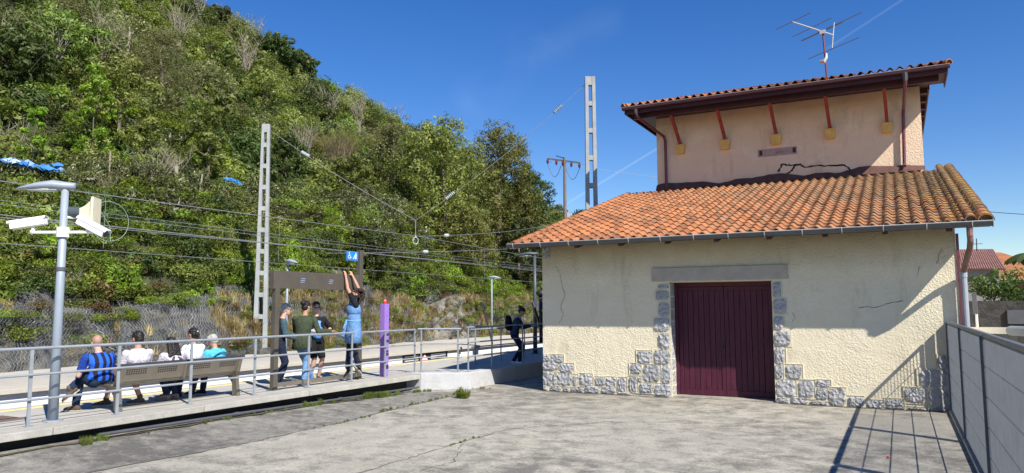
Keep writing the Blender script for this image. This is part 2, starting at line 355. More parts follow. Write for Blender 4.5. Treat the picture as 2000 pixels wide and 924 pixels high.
# ------------------------------------------------------------ mesh helpers
def frame(d):
    d = Vector(d).normalized(); a = Vector((0, 0, 1)) if abs(d.z) < 0.9 else Vector((1, 0, 0))
    u = d.cross(a).normalized(); v = u.cross(d).normalized(); return u, v
TEX = {}
class MB:
    def __init__(s): s.v = []; s.f = []; s.mi = []; s.tint = []; s.cur = 0; s.ct = 0.5
    def face(s, idx): s.f.append(tuple(idx)); s.mi.append(s.cur); s.tint.append(s.ct)
    def add(s, vs, fs):
        b = len(s.v); s.v += [tuple(map(float, p)) for p in vs]
        for f in fs: s.face([b + i for i in f])
    def box(s, c, size, R=None):
        c = Vector(c); hx, hy, hz = [k / 2 for k in size]; vs = []
        for x in (-hx, hx):
            for y in (-hy, hy):
                for z in (-hz, hz):
                    p = Vector((x, y, z)); p = R @ p if R else p; vs.append(c + p)
        s.add(vs, [(0, 1, 3, 2), (4, 6, 7, 5), (0, 4, 5, 1), (2, 3, 7, 6), (0, 2, 6, 4), (1, 5, 7, 3)])
    def bx(s, x0, x1, y0, y1, z0, z1): s.box(((x0 + x1) / 2, (y0 + y1) / 2, (z0 + z1) / 2), (abs(x1 - x0), abs(y1 - y0), abs(z1 - z0)))
    def bar(s, a, b, w, h, upv=(0, 0, 1)):
        a, b = Vector(a), Vector(b); d = (b - a).normalized(); u = d.cross(Vector(upv))
        if u.length < 1e-4: u = d.cross(Vector((1, 0, 0)))
        u.normalize(); v = u.cross(d).normalized(); vs = []
        for p in (a, b):
            for sx, sy in ((-1, -1), (1, -1), (1, 1), (-1, 1)): vs.append(p + u * sx * w / 2 + v * sy * h / 2)
        s.add(vs, [(3, 2, 1, 0), (4, 5, 6, 7), (0, 1, 5, 4), (1, 2, 6, 5), (2, 3, 7, 6), (3, 0, 4, 7)])
    def tube(s, pts, r, n=8, caps=True):
        pts = [Vector(p) for p in pts]; rs = r if isinstance(r, (list, tuple)) else [r] * len(pts); rings = []; b = len(s.v)
        pu = None
        for i, p in enumerate(pts):
            d = (pts[min(i + 1, len(pts) - 1)] - pts[max(i - 1, 0)])
            if d.length < 1e-7: d = Vector((0, 0, 1))
            if pu is None: u, v = frame(d); v = d.normalized().cross(u)
            else:
                d.normalize(); u = pu - d * pu.dot(d)
                if u.length < 1e-5: u = frame(d)[0]
                u.normalize(); v = d.cross(u)
            pu = u
            for k in range(n):
                a = 2 * math.pi * k / n; s.v.append(tuple(p + (u * math.cos(a) + v * math.sin(a)) * rs[i]))
        for i in range(len(pts) - 1):
            for k in range(n):
                a = b + i * n + k; c = b + i * n + (k + 1) % n; s.face((a, c, c + n, a + n))
        if caps: s.face([b + k for k in range(n)][::-1]); s.face([b + (len(pts) - 1) * n + k for k in range(n)])
    def ell(s, c, r, R=None, n=12, m_=8):
        c = Vector(c); b = len(s.v)
        for i in range(m_ + 1):
            th = math.pi * i / m_
            for k in range(n):
                ph = 2 * math.pi * k / n
                p = Vector((r[0] * math.sin(th) * math.cos(ph), r[1] * math.sin(th) * math.sin(ph), r[2] * math.cos(th)))
                if R: p = R @ p
                s.v.append(tuple(c + p))
        for i in range(m_):
            for k in range(n):
                a = b + i * n + k; d = b + i * n + (k + 1) % n; s.face((a, a + n, d + n, d))
    def loft(s, secs, n=16):
        """secs: (centre, rx, ry, dirx, diry)"""
        b = len(s.v)
        for c, rx, ry, dx, dy in secs:
            c = Vector(c)
            for k in range(n):
                a = 2 * math.pi * k / n; s.v.append(tuple(c + Vector(dx) * rx * math.cos(a) + Vector(dy) * ry * math.sin(a)))
        for i in range(len(secs) - 1):
            for k in range(n):
                a = b + i * n + k; c = b + i * n + (k + 1) % n; s.face((a, c, c + n, a + n))
        s.face([b + k for k in range(n)][::-1]); s.face([b + (len(secs) - 1) * n + k for k in range(n)])
    def cap(s, a, b, ra, rb, n=10):
        a, b = Vector(a), Vector(b); d = (b - a); L = d.length
        if L < 1e-6: s.ell(a, (ra,) * 3); return
        d /= L; pts = []; rs = []
        for t in (0.05, 0.4, 0.75): pts.append(a - d * ra * math.cos(t * math.pi / 2)); rs.append(ra * math.sin(t * math.pi / 2))
        pts.append(a); rs.append(ra); pts.append(b); rs.append(rb)
        for t in (0.75, 0.4, 0.05): pts.append(b + d * rb * math.cos(t * math.pi / 2)); rs.append(rb * math.sin(t * math.pi / 2))
        s.tube(pts, rs, n)
    def prism(s, poly, z0, z1):
        n = len(poly); vs = [(p[0], p[1], z0) for p in poly] + [(p[0], p[1], z1) for p in poly]
        s.add(vs, [tuple(range(n))[::-1], tuple(range(n, 2 * n))] + [(i, (i + 1) % n, (i + 1) % n + n, i + n) for i in range(n)])
    def build(s, name, mats, parent=None, smooth=False, bevel=0, remesh=0, rumple=None):
        me = bpy.data.meshes.new(name); off = Vector((0, 0, 0))
        p = parent
        while p is not None: off += p.location; p = p.parent
        vv = [tuple(Vector(q) - off) for q in s.v] if parent is not None else s.v
        me.from_pydata(vv, [], s.f)
        if not isinstance(mats, (list, tuple)): mats = [mats]
        for mm in mats: me.materials.append(M[mm] if isinstance(mm, str) else mm)
        if len(mats) > 1: me.polygons.foreach_set('material_index', s.mi)
        at_ = me.attributes.new('tint', 'FLOAT', 'FACE'); at_.data.foreach_set('value', s.tint)
        if smooth: me.polygons.foreach_set('use_smooth', [True] * len(me.polygons))
        o = bpy.data.objects.new(name, me); col.objects.link(o); o.parent = parent
        bm = bmesh.new(); bm.from_mesh(me); bmesh.ops.recalc_face_normals(bm, faces=bm.faces); bm.to_mesh(me); bm.free()
        if bevel:
            b = o.modifiers.new('bevel', 'BEVEL'); b.width = bevel; b.segments = 2; b.limit_method = 'ANGLE'
        if remesh:
            r = o.modifiers.new('remesh', 'REMESH'); r.mode = 'VOXEL'; r.voxel_size = remesh; r.use_smooth_shade = True
            sm = o.modifiers.new('smooth', 'SMOOTH'); sm.factor = 0.5; sm.iterations = 3
        if rumple:
            tx = TEX.get(rumple) or bpy.data.textures.new('rumple', 'CLOUDS'); TEX[rumple] = tx; tx.noise_scale = rumple[1]; tx.noise_depth = 3
            dm = o.modifiers.new('rumple', 'DISPLACE'); dm.texture = tx; dm.strength = rumple[0]; dm.mid_level = 0.5
        return o
def tag(o, label=None, cat=None, group=None, kind=None):
    if label: o['label'] = label
    if cat: o['category'] = cat
    if group: o['group'] = group
    if kind: o['kind'] = kind
    return o
def empty(name, loc, label, cat, group=None):
    o = bpy.data.objects.new(name, None); col.objects.link(o); o.location = loc; o.empty_display_size = 0.2
    return tag(o, label, cat, group)
def struct(o): o['kind'] = 'structure'; return o
def copy_tree(o, parent=None):
    c = o.copy(); col.objects.link(c)
    if parent: c.parent = parent
    for ch in list(o.children): copy_tree(ch, c)
    return c
# ============================================================ SETTING: ground, platforms, track
PZ = 0.35          # platform level
YF = 15.54         # facade plane of the warehouse
# ground sheet reaching the horizon (track level)
b = MB(); b.add([(-1500, -600, -0.75), (1500, -600, -0.75), (1500, 2500, -0.75), (-1500, 2500, -0.75)], [(0, 1, 2, 3)])
struct(b.build('ground', 'earth'))
# yard slab (the warehouse stands on it)
b = MB(); b.prism([(-10.12, -40), (90, -40), (90, 260), (-9.06, 260), (-9.06, 15.3), (-10.12, 14.4)], -0.74, 0.0); struct(b.build('yard', 'yard'))
# worn asphalt strip along the platform
edge = [(-8.75, -6), (-8.6, 2), (-8.5, 5.75), (-8.33, 7.0), (-8.3, 7.9), (-8.36, 9.0), (-8.34, 9.7), (-8.5, 11.0), (-8.55, 11.7), (-8.62, 12.9), (-8.63, 13.65), (-8.75, 14.3)]
ee = []
for i in range(len(edge) - 1):
    for k in range(8):
        t = k / 8; ee.append((edge[i][0] * (1 - t) + edge[i + 1][0] * t + random.uniform(-.035, .035), edge[i][1] * (1 - t) + edge[i + 1][1] * t))
ee.append(edge[-1])
def yardz(x, y):           # the strip rises a little towards the platform
    xe = -8.5; k = min(1, max(0, (xe - x) / (10.1 + xe))); return 0.004 + .115 * k * k * min(1, max(0, (13.5 - y) / 3))
b = MB(); NX = 8; ee = [(-8.75, -30)] + ee; vs = []
for x, y in ee:
    for k in range(NX + 1):
        xx = x + (-10.11 - x) * k / NX; vs.append((xx, y + (0 if y < 13.9 else -.15 * k / NX), yardz(xx, y) if k else 0.003))
b.add(vs, [(i * (NX + 1) + k, (i + 1) * (NX + 1) + k, (i + 1) * (NX + 1) + k + 1, i * (NX + 1) + k + 1) for i in range(len(ee) - 1) for k in range(NX)]); struct(b.build('asphalt_strip', 'asphalt', smooth=True))
def ribbon(name, path, w, z, mt, jit=0.03, n=14, kindset='structure'):
    p = []
    for i in range(len(path) - 1):
        for k in range(n):
            t = k / n; p.append(Vector((path[i][0] * (1 - t) + path[i + 1][0] * t + random.uniform(-jit, jit), path[i][1] * (1 - t) + path[i + 1][1] * t + random.uniform(-jit, jit), z)))
    for q_ in p:
        if q_.x < -9: q_.z += yardz(q_.x, q_.y) - .004
    p.append(Vector((path[-1][0], path[-1][1], z + (yardz(path[-1][0], path[-1][1]) if path[-1][0] < -9 else 0)))); b = MB(); vs = []; fs = []
    for i, q in enumerate(p):
        d = (p[min(i + 1, len(p) - 1)] - p[max(0, i - 1)]).normalized(); s = Vector((-d.y, d.x, 0)) * w * random.uniform(0.3, 1.4) / 2
        vs += [q - s, q + s]
        if i: fs.append((2 * i - 2, 2 * i - 1, 2 * i + 1, 2 * i))
    b.add(vs, fs); o = b.build(name, mt); o['kind'] = kindset; return o
ribbon('yard_joint', [(e[0] + .02, e[1]) for e in edge[1:]], 0.03, 0.008, 'joint', 0.02)
ribbon('yard_crack', [(-4.3, 11.9), (-4.9, 11.2), (-5.55, 10.4), (-5.6, 8.6), (-5.62, 7.0), (-6.3, 5.0)], 0.018, 0.006, 'joint')
ribbon('yard_crack', [(-5.5, 9.0), (-5.0, 8.0), (-5.1, 6.6)], 0.010, 0.006, 'joint')
ribbon('yard_crack', [(-1.0, 8.0), (-0.4, 6.4), (0.3, 5.9)], 0.010, 0.006, 'joint')
ribbon('dirt_strip', [(-9.97, -4), (-9.96, 6), (-9.94, 10), (-9.85, 13.6)], 0.20, 0.009, 'dirt', 0.03)
ribbon('dirt_strip', [(-7.3, 15.47), (-4.4, 15.46)], 0.10, 0.005, 'dirt', 0.02)
ribbon('dirt_strip', [(-2.2, 15.46), (0.6, 15.46)], 0.12, 0.005, 'dirt', 0.02)
# near platform
b = MB(); b.prism([(-12.5, -30), (-10.35, -30), (-10.35, 14.9), (-9.3, 16.0), (-9.3, 90), (-12.5, 90)], -0.74, PZ - 0.004)
struct(b.build('platform', 'platform'))
b = MB(); y = -30.0
while y < 14.4:                       # kerb slabs that overhang the yard
    y1 = min(y + 2.4, 14.45); b.bx(-10.5, -9.98, y, y1 - 0.012, PZ - 0.10, PZ); y = y1
struct(b.build('platform_kerb', 'platform_edge', bevel=0.008))
b = MB(); b.bx(-10.352, -10.33, -30, 14.4, -.05, PZ - .101); struct(b.build('kerb_shade_strip', 'crack_and_shade'))  # near-black strip added as painted shade under the kerb overhang
b = MB(); b.prism([(-10.4, 14.465), (-9.98, 14.465), (-9.02, 15.12), (-9.02, 90), (-9.35, 90), (-9.35, 15.7)], -0.1, PZ + 0.03)
struct(b.build('platform_ramp_block', 'ramp_block', bevel=0.015))
b = MB(); b.bx(-12.52, -12.46, -30, 90, PZ - 0.15, PZ + 0.001); struct(b.build('platform_lip', 'platform_edge'))
b = MB(); b.bx(-12.33, -12.21, -30, 90, PZ - 0.003, PZ + 0.003); struct(b.build('yellow_line', 'yellow'))
b = MB(); b.bx(-11.75, -11.1, 5.2, 6.3, PZ - 0.02, PZ + 0.006); struct(b.build('platform_cover_plate', simple('rusty_cover_plate', (0.16, 0.11, 0.09), 0.8), bevel=0.003))
# track in its pit
b = MB(); b.bx(-15.0, -13.2, -30, 150, -0.76, -0.55); struct(b.build('ballast_bed', 'earth'))
for x in (-14.87, -13.2):
    b = MB(); b.bx(x - .035, x + .035, -30, 150, -0.55, -0.40); struct(b.build('track_rail', 'inox'))
# far platform
b = MB(); b.bx(-15.9, -15.62, -30, 120, -0.76, PZ - 0.10); struct(b.build('far_platform_face', 'far_face'))
b = MB(); b.bx(-20.3, -15.9, -30, 120, -0.76, PZ - 0.10)
for k in range(60):
    b.bx(-20.3, -15.50, -30 + k * 2.5, -30 + k * 2.5 + 2.495, PZ - 0.098, PZ)
struct(b.build('far_platform', 'far_cope', bevel=0.006))

# ============================================================ WAREHOUSE
X0, X1, YB = -7.33, 0.955, 31.0
DX0, DX1, DZ = -4.34, -2.24, 2.42
EY, EZ, SL = YF - 0.80, 3.30, 0.275        # eave line (tile underside) and slope
def roofz(y): return EZ + (y - EY) * SL
bld = empty('warehouse', (-3.2, YF, 0), 'cream plastered railway warehouse with orange tile roofs, stone quoins and a maroon double door', 'building')
zt = roofz(YF) - 0.03; ztb = roofz(23) - 0.03
b = MB()
def q(*p): b.add(p, [tuple(range(len(p)))])
q((X0, YF, 0), (DX0, YF, 0), (DX0, YF, zt), (X0, YF, zt)); q((DX1, YF, 0), (X1, YF, 0), (X1, YF, zt), (DX1, YF, zt)); q((DX0, YF, DZ), (DX1, YF, DZ), (DX1, YF, zt), (DX0, YF, zt))
R_ = YF + 0.50
q((DX0, YF, 0), (DX0, R_, 0), (DX0, R_, DZ), (DX0, YF, DZ)); q((DX1, YF, 0), (DX1, R_, 0), (DX1, R_, DZ), (DX1, YF, DZ)); q((DX0, YF, DZ), (DX0, R_, DZ), (DX1, R_, DZ), (DX1, YF, DZ))
q((X0, YF, 0), (X0, YB, 0), (X0, YB, ztb), (X0, 23, ztb), (X0, YF, zt)); q((X1, YF, 0), (X1, YB, 0), (X1, YB, ztb), (X1, 23, ztb), (X1, YF, zt))
q((X0, YB, 0), (X1, YB, 0), (X1, YB, ztb), (X0, YB, ztb))
b.build('wall', 'plaster', bld)
# upper storey
UX0, UX1, UY, UYB, UZ = -6.72, 0.785, 23.0, 30.6, 8.10
b = MB(); b.bx(UX0, UX1, UY, UYB, 4.8, UZ); up = b.build('upper_wall', 'plaster_up', bld)
# door
dr = MB(); yd = R_ - 0.06
mid = (DX0 + DX1) / 2
fr = MB(); fr.bx(DX0 + .002, DX0 + .07, yd - .05, yd + .08, 0.0, DZ - .003); fr.bx(DX1 - .07, DX1 - .002, yd - .05, yd + .08, 0, DZ - .003); fr.bx(DX0 + .07, DX1 - .07, yd - .05, yd + .08, DZ - .09, DZ - .003)
fr.build('door_frame', 'door', bld, bevel=0.004)
for s, (a, c) in enumerate(((DX0 + .075, mid - .004), (mid + .004, DX1 - .075))):
    d = MB(); n = 7; w = (c - a - 0.16) / n
    for k in range(n):
        x = a + .08 + k * w; dy = random.uniform(-.003, .003); d.bx(x + .004, x + w - .004, yd + .002 + dy, yd + .04, 0.15, DZ - .17)
    d.bx(a, c, yd - .012, yd + .045, 0.03, 0.15); d.bx(a, c, yd - .012, yd + .045, DZ - .17, DZ - .095)
    d.bx(a, a + .08, yd - .012, yd + .045, 0.15, DZ - .17); d.bx(c - .08, c, yd - .012, yd + .045, 0.15, DZ - .17)
    lf = d.build('door_leaf', 'door', bld, bevel=0.004)
    if s == 0:
        k = MB(); k.box((mid - .03, yd - .015, 1.02), (.03, .01, .12)); k.tube([(mid - .03, yd - .02, 1.06), (mid - .03, yd - .06, 1.06), (mid - .10, yd - .06, 1.06)], .008, 6); k.build('handle', 'black', lf)
b = MB(); b.bx(DX0 - .1, DX1 + .1, YF + .02, R_ + .1, -0.02, 0.022); b.build('threshold', 'yard', bld)
b = MB(); b.bx(-4.71, -1.94, YF - 0.045, YF + .1, 2.44, 2.735); b.build('lintel', 'lintel', bld, bevel=0.012)
# rough stones, rectangles on the facade
def P1(x, y): return (1030 + x / 3.85, 560 + y / 3.85)
def P2(x, y): return (1500 + x / 3.553, 560 + y / 3.553)
L1 = [(112,512,172,558),(177,515,272,570),(112,570,230,625),(242,580,350,640),(112,638,188,735),(198,650,220,735),(230,650,335,740),(350,665,378,740),(392,658,488,738),(512,682,585,742),(593,682,672,745),(682,685,745,785),(112,742,155,788),(175,752,255,795),(275,765,315,797),(335,760,425,800),(438,750,545,812),(558,755,665,815),(680,797,780,825),(765,680,828,790),(838,678,862,710),(845,725,950,795),(960,732,1084,822),(775,580,858,655),(868,590,1003,710),(1015,590,1086,722),(828,485,937,572),(950,478,1087,575),(995,345,1084,465),(955,235,1080,330),(988,118,1076,225),(967,30,1072,102),(985,-15,1070,16)]
L2 = [(20,-32,90,75),(20,85,127,193),(32,205,108,292),(36,308,155,410),(40,420,117,530),(50,540,102,632),(122,545,235,632),(56,645,192,760),(210,652,322,765),(338,652,432,693),(338,703,412,785),(425,705,540,825),(64,768,145,830),(160,770,280,835),(298,797,412,845),(560,765,665,840),(690,792,802,868),(815,783,940,826),(820,835,955,878),(950,705,1100,800),(975,842,1100,888),(1045,580,1235,698),(1112,712,1262,845),(1115,850,1262,895),(1175,478,1242,575),(425,830,525,855),(530,840,680,865)]
sb = MB()
def rough_stone(x0, z0, x1, z1, yf, pr, ny=6, tint=0.5, nx=7):
    """split-faced block: chipped front, crisp irregular edges, standing proud of the wall"""
    sb.ct = tint; vs = []; cx, cz = (x0 + x1) / 2, (z0 + z1) / 2; sl1, sl2 = random.uniform(-.35, .35), random.uniform(-.35, .35); ax = random.uniform(.93, 1.0)
    for i in range(nx + 3):
        for j in range(ny + 3):
            ic, jc = min(max(i - 1, 0), nx), min(max(j - 1, 0), ny); skirt = i in (0, nx + 2) or j in (0, ny + 2)
            u, v = ic / nx * 2 - 1, jc / ny * 2 - 1
            rs_ = random.Random(int(x0 * 1e4) * 131 + int(z0 * 1e4) * 17 + ic * 101 + jc)
            cut = 0.16 * (abs(u) * abs(v)) ** 5 + .03 * rs_.random(); edge = max(abs(u), abs(v)) > .98
            x = cx + u * (x1 - x0) / 2 * (1 - cut) * ax; z = cz + v * (z1 - z0) / 2 * (1 - cut)
            x += rs_.uniform(-1, 1) * (0.25 if not edge else .10) * (x1 - x0) / nx; z += rs_.uniform(-1, 1) * (.25 if not edge else .10) * (z1 - z0) / ny
            y = yf - pr * ((.50 if edge else .75) + .25 * (u * sl1 + v * sl2) + rs_.uniform(-.22, .28))
            vs.append((x, yf + .004 if skirt else y, z))
    m1 = ny + 3
    for i in range(nx + 2):
        for j in range(ny + 2):
            a = i * m1 + j; d = a + m1; sb.add([vs[a], vs[d], vs[d + 1], vs[a + 1]], [(0, 1, 2), (0, 2, 3)] if (i + j) % 2 else [(0, 1, 3), (1, 2, 3)])
for L, PP in ((L1, P1), (L2, P2)):
    mb_ = MB()
    for (a, c, d, e) in L:
        p = at(*PP(a, e), 1, YF); r = at(*PP(d, c), 1, YF)
        x0, x1, z0, z1 = p[0], r[0], p[2], r[2]
        if L is L1 and d > 1060: x1 = DX0 - 0.004
        if L is L2 and a < 66: x0 = DX1 + 0.004
        if L is L1 and a < 120: x0 = X0 + 0.002
        if L is L2 and d > 1230: x1 = X1 - 0.002
        if z1 < 0.05: continue
        z0 = max(z0, 0.012)
        rough_stone(x0, z0, x1, z1, YF - .003, 0.040, tint=random.random())
        g = 0.024
        for (p_, q2) in (((x0 - g * .8, z0 - g * .8), (x1 + g * .8, z0 - g * .8)), ((x0 - g * .8, z1 + g * .8), (x1 + g * .8, z1 + g * .8)), ((x0 - g * .8, z0 - g * .8), (x0 - g * .8, z1 + g * .8)), ((x1 + g * .8, z0 - g * .8), (x1 + g * .8, z1 + g * .8))):
            if z1 < 1.3 and min(p_[1], q2[1]) > .01 and X0 < min(p_[0], q2[0]) and max(p_[0], q2[0]) < X1 and not (DX0 < p_[0] < DX1 or DX0 < q2[0] < DX1): mb_.bar((p_[0], YF - .010, p_[1]), (q2[0], YF - .010, q2[1]), .012, .016, (0, 1, 0))
        mb_.bx(max(x0 - g, X0 - .001), min(x1 + g, X1 + .001), YF - random.uniform(.006, .009), YF + .01, max(z0 - g, 0.0), z1 + g)
    mb_.build('mortar_bed', 'mortar', bld, bevel=0.004)
sb.ct = 0.1; rough_stone(X0 + .002, 3.02, -7.13, 3.30, YF - .003, 0.04)
sb.build('stone_blocks', 'stone', bld)
# reveal stones of the left jamb
sb = MB(); z = 0.04
while z < 2.3:
    h = random.uniform(.2, .33); sb.ct = random.random(); y1 = R_ - .13
    sb.add([(DX0 + .006, YF + .02, z), (DX0 + .006, y1, z), (DX0 + .006, y1, z + h - .03), (DX0 + .006, YF + .02, z + h - .03)], [(0, 1, 2, 3)]); z += h
sb.build('jamb_stones', 'stone', bld)
# hairline cracks in the plaster
def crack_on(name, px, y, w, mt='crack_and_shade', parent=bld, dy=0.003):
    pts = [Vector(at(*p, 1, y - dy)) for p in px]; out = []
    for i in range(len(pts) - 1):
        for k in range(5):
            t = k / 5; p = pts[i].lerp(pts[i + 1], t); jt = min(w, .015) * 1.2; p.x += random.uniform(-1, 1) * jt; p.z += random.uniform(-1, 1) * jt; out.append(p)
    out.append(pts[-1]); b = MB(); b.tube(out, [w * random.uniform(.3, .75) for _ in out], 5); return b.build(name, mt, parent)
crack_on('plaster_crack', [(1098, 560), (1104, 575), (1095, 600), (1101, 615), (1092, 632)], YF, 0.007)
crack_on('plaster_crack', [(1086, 520), (1094, 535), (1098, 560)], YF, 0.005)
crack_on('plaster_crack', [(1676, 602), (1690, 599), (1712, 601), (1728, 595), (1745, 590), (1763, 588)], YF, 0.008)
crack_on('plaster_crack', [(1840, 485), (1834, 500), (1830, 515)], YF, 0.006)
crack_on('plaster_crack', [(1548, 610), (1553, 620), (1548, 628)], YF, 0.005)
crack_on('plaster_crack', [(1795, 520), (1792, 540)], YF, 0.005)
sealing = [[(1500, 349), (1507, 343), (1530, 344), (1545, 335), (1552, 324), (1563, 321)], [(1521, 335), (1527, 321), (1540, 323), (1563, 321), (1570, 327), (1590, 323), (1610, 325), (1650, 322), (1663, 333), (1680, 338), (1698, 334)]]
for k in sealing: crack_on('bitumen_sealed_crack', k, UY, 0.042, 'bitumen', up)
b = MB(); b.bx(-3.59, -2.47, UY - .006, UY + .01, 6.40, 6.63); fs = b.build('painted_over_nameplate', 'faded_sign', up)
b = MB()
for x in (-3.5, -2.55): b.box((x, UY - .009, 6.52), (.09, .006, .15))
for k in range(4): b.bar((-3.06 + k * .055, UY - .009, 6.46), (-3.03 + k * .055, UY - .009, 6.55), .02, .006)
b.build('lettering_trace', 'crack_and_shade', fs)
# ---- roof tiles
def tiles(bm, org, ux, us, nrm, cols, rows, pitch, gauge, keep=None, hb=0.062):
    org, ux, us, nrm = map(Vector, (org, ux, us, nrm)); NP = 9
    prof = []
    for k in range(NP + 1):
        t = k / NP
        prof.append((t, hb * math.sin(math.pi * t / .62) if t < .62 else -0.012 * math.sin(math.pi * (t - .62) / .38)))
    for i in range(cols):
        for j in range(rows):
            if keep and not keep((i + .5) * pitch, j * gauge): continue
            du = random.uniform(-.006, .006); dl = random.uniform(-.012, .012); dn = random.uniform(0, .006); bm.ct = random.random()
            if random.random() < .006: dl -= .08; dn += .02
            lo = []; hi = []; lb = []
            for t, h in prof:
                p = org + ux * ((i + t * 1.03) * pitch + du)
                a = p + us * (j * gauge - .035 + dl) + nrm * (h + .030 + dn); c = p + us * ((j + 1) * gauge + .03) + nrm * (h * .92 + .004)
                lo.append(a); hi.append(c); lb.append(a - nrm * .017)
            n = NP + 1; vs = lo + hi + lb; fs = []
            for k in range(NP): fs.append((k, k + 1, k + 1 + n, k + n)); fs.append((k + 2 * n, k + 1 + 2 * n, k + 1, k))
            bm.add(vs, fs)
def cap_tiles(bm, a, c, r, gauge, upv):
    a, c = Vector(a), Vector(c); d = (c - a); L = d.length; d /= L; s = d.cross(Vector(upv)).normalized(); n_ = s.cross(d).normalized(); k = 0
    while k * gauge < L:
        bm.ct = random.random(); p0 = a + d * (k * gauge - .03); p1 = a + d * min(L, (k + 1) * gauge + .03); vs = []
        j = random.uniform(-.008, .008)
        for p, rr, o_ in ((p0, r * 1.06, .012), (p1, r * .93, 0), (p0, r * .90, .0)):
            for q_ in range(9):
                an = math.pi * (q_ / 8); vs.append(p + s * (math.cos(an) * rr + j) + n_ * (math.sin(an) * rr + o_))
        fs = []
        for q_ in range(8): fs.append((q_, q_ + 1, q_ + 10, q_ + 9)); fs.append((q_ + 18, q_ + 19, q_ + 1, q_))
        bm.add(vs, fs); k += 1
    bm.ct = .1; vs = [p + s * math.cos(math.pi * q_ / 8) * r * .88 + n_ * math.sin(math.pi * q_ / 8) * r * .88 for p in (a + d * .03, c - d * .02) for q_ in range(9)]
    bm.add(vs, [(q_, q_ + 1, q_ + 10, q_ + 9) for q_ in range(8)] + [tuple(range(9)), tuple(range(9, 18)), (0, 9, 17, 8)])
al = math.atan(SL); US = Vector((0, math.cos(al), math.sin(al))); NR = Vector((0, -math.sin(al), math.cos(al)))
RX0, RX1 = -7.72, 1.43
tp = (RX1 - RX0) / 39
b = MB(); tiles(b, (RX0, EY, EZ), (1, 0, 0), US, NR, 39, 25, tp, 0.34)
rf = b.build('lower_roof_tiles', 'tile', bld, smooth=False)
b = MB(); cap_tiles(b, (RX1 - .06, EY - .02, EZ + .03), (RX1 - .06, UY + .3, roofz(UY + .3) + .03), 0.12, 0.36, (0, 0, 1)); b.build('verge_tiles', 'tile', bld)
b = MB(); cap_tiles(b, (RX1 - .28, EY, EZ + .055), (RX1 - .28, UY + .3, roofz(UY + .3) + .055), 0.085, 0.34, (0, 0, 1)); b.build('verge_tiles', 'tile', bld)
b = MB(); cap_tiles(b, (RX0 + .06, EY, EZ + .0), (RX0 + .06, UY - .1, roofz(UY - .1) + .0), 0.09, 0.36, (0, 0, 1)); b.build('verge_tiles', 'tile', bld)
b = MB(); b.add([(RX0, EY + .02, EZ - .0), (RX1, EY + .02, EZ), (RX1, UY + .1, roofz(UY + .1)), (RX0, UY + .1, roofz(UY + .1)), (RX0, EY + .02, EZ - .07), (RX1, EY + .02, EZ - .07), (RX1, UY + .1, roofz(UY + .1) - .07), (RX0, UY + .1, roofz(UY + .1) - .07)],
    [(0, 1, 2, 3), (7, 6, 5, 4), (0, 4, 5, 1), (1, 5, 6, 2), (2, 6, 7, 3), (3, 7, 4, 0)])
b.build('roof_deck', 'under', bld)
# flat back part of the lower roof round the upper storey
b = MB(); b.bx(RX0, UX0, UY + .1, YB + .4, roofz(UY) - .1, roofz(UY) + .03); b.build('side_roof', 'tile_plain', bld); b = MB(); b.bx(UX1, RX1, UY + .1, YB + .4, roofz(UY) - .1, roofz(UY) + .03); b.build('side_roof', 'tile_plain', bld)
for k in range(9):
    x = X0 + .12 + k * (X1 - X0 - .24) / 8 ; b = MB(); b.bar((x, EY + .16, roofz(EY + .16) - .115), (x, YF + .2, roofz(YF + .2) - .115), .09, .08); b.build('rafter', 'maroon_dark', bld)
# wavy brown flashing along the foot of the upper wall
b = MB(); n = 46; vs = []
for i in range(n + 1):
    x = UX0 - .02 + (UX1 - UX0 + .04) * i / n; zb = roofz(UY) + .0; vs += [(x, UY - .16, zb + .03), (x, UY - .03, zb + .20 + .03 * math.sin(i * .9) + .05 * math.sin(i * .37) + .03 * random.random())]
b.add(vs, [(2 * i, 2 * i + 1, 2 * i + 3, 2 * i + 2) for i in range(n)]); b.build('wall_flashing', 'flash', bld)
# lower gutter
def half_pipe(bm, a, c, r, n=8, up_=0.0):
    a, c = Vector(a), Vector(c); d = (c - a).normalized(); s = d.cross(Vector((0, 0, 1))).normalized(); vs = []
    for p in (a, c):
        for rr in (r, r - .006):
            for k in range(n + 1):
                an = math.pi * k / n; vs.append(p + s * math.cos(an) * rr - Vector((0, 0, 1)) * math.sin(an) * rr)
    m_ = n + 1; fs = []
    for k in range(n): fs += [(k, k + 1, 2 * m_ + k + 1, 2 * m_ + k), (m_ + k, 3 * m_ + k, 3 * m_ + k + 1, m_ + k + 1), (k, m_ + k, m_ + k + 1, k + 1), (2 * m_ + k, 2 * m_ + k + 1, 3 * m_ + k + 1, 3 * m_ + k)]
    bm.add(vs, fs)
GY = EY - .055
b = MB(); half_pipe(b, (RX0 - .05, GY, EZ + .015), (RX1 + .03, GY, EZ + .015), .085)
for x in (RX0 - .05, RX1 + .03): b.tube([(x - .003, GY, EZ - .01), (x + .003, GY, EZ - .01)], .08, 12)
gt = b.build('gutter', 'gutter', bld)
b = MB(); b.tube([(RX0 - .055, GY - .085, EZ + .018), (RX1 + .035, GY - .085, EZ + .018)], .011, 6); b.build('gutter_lip', 'gutter_lip', gt)
for k in range(14):
    x = RX0 + .1 + k * (RX1 - RX0 - .1) / 13.4; b = MB()
    b.tube([(x, GY - .089, EZ + .03), (x, GY - .092, EZ - .0), (x, GY - .07, EZ - .05), (x, GY - .02, EZ - .083)], .008, 5); b.build('gutter_bracket', 'gutter_lip', gt)
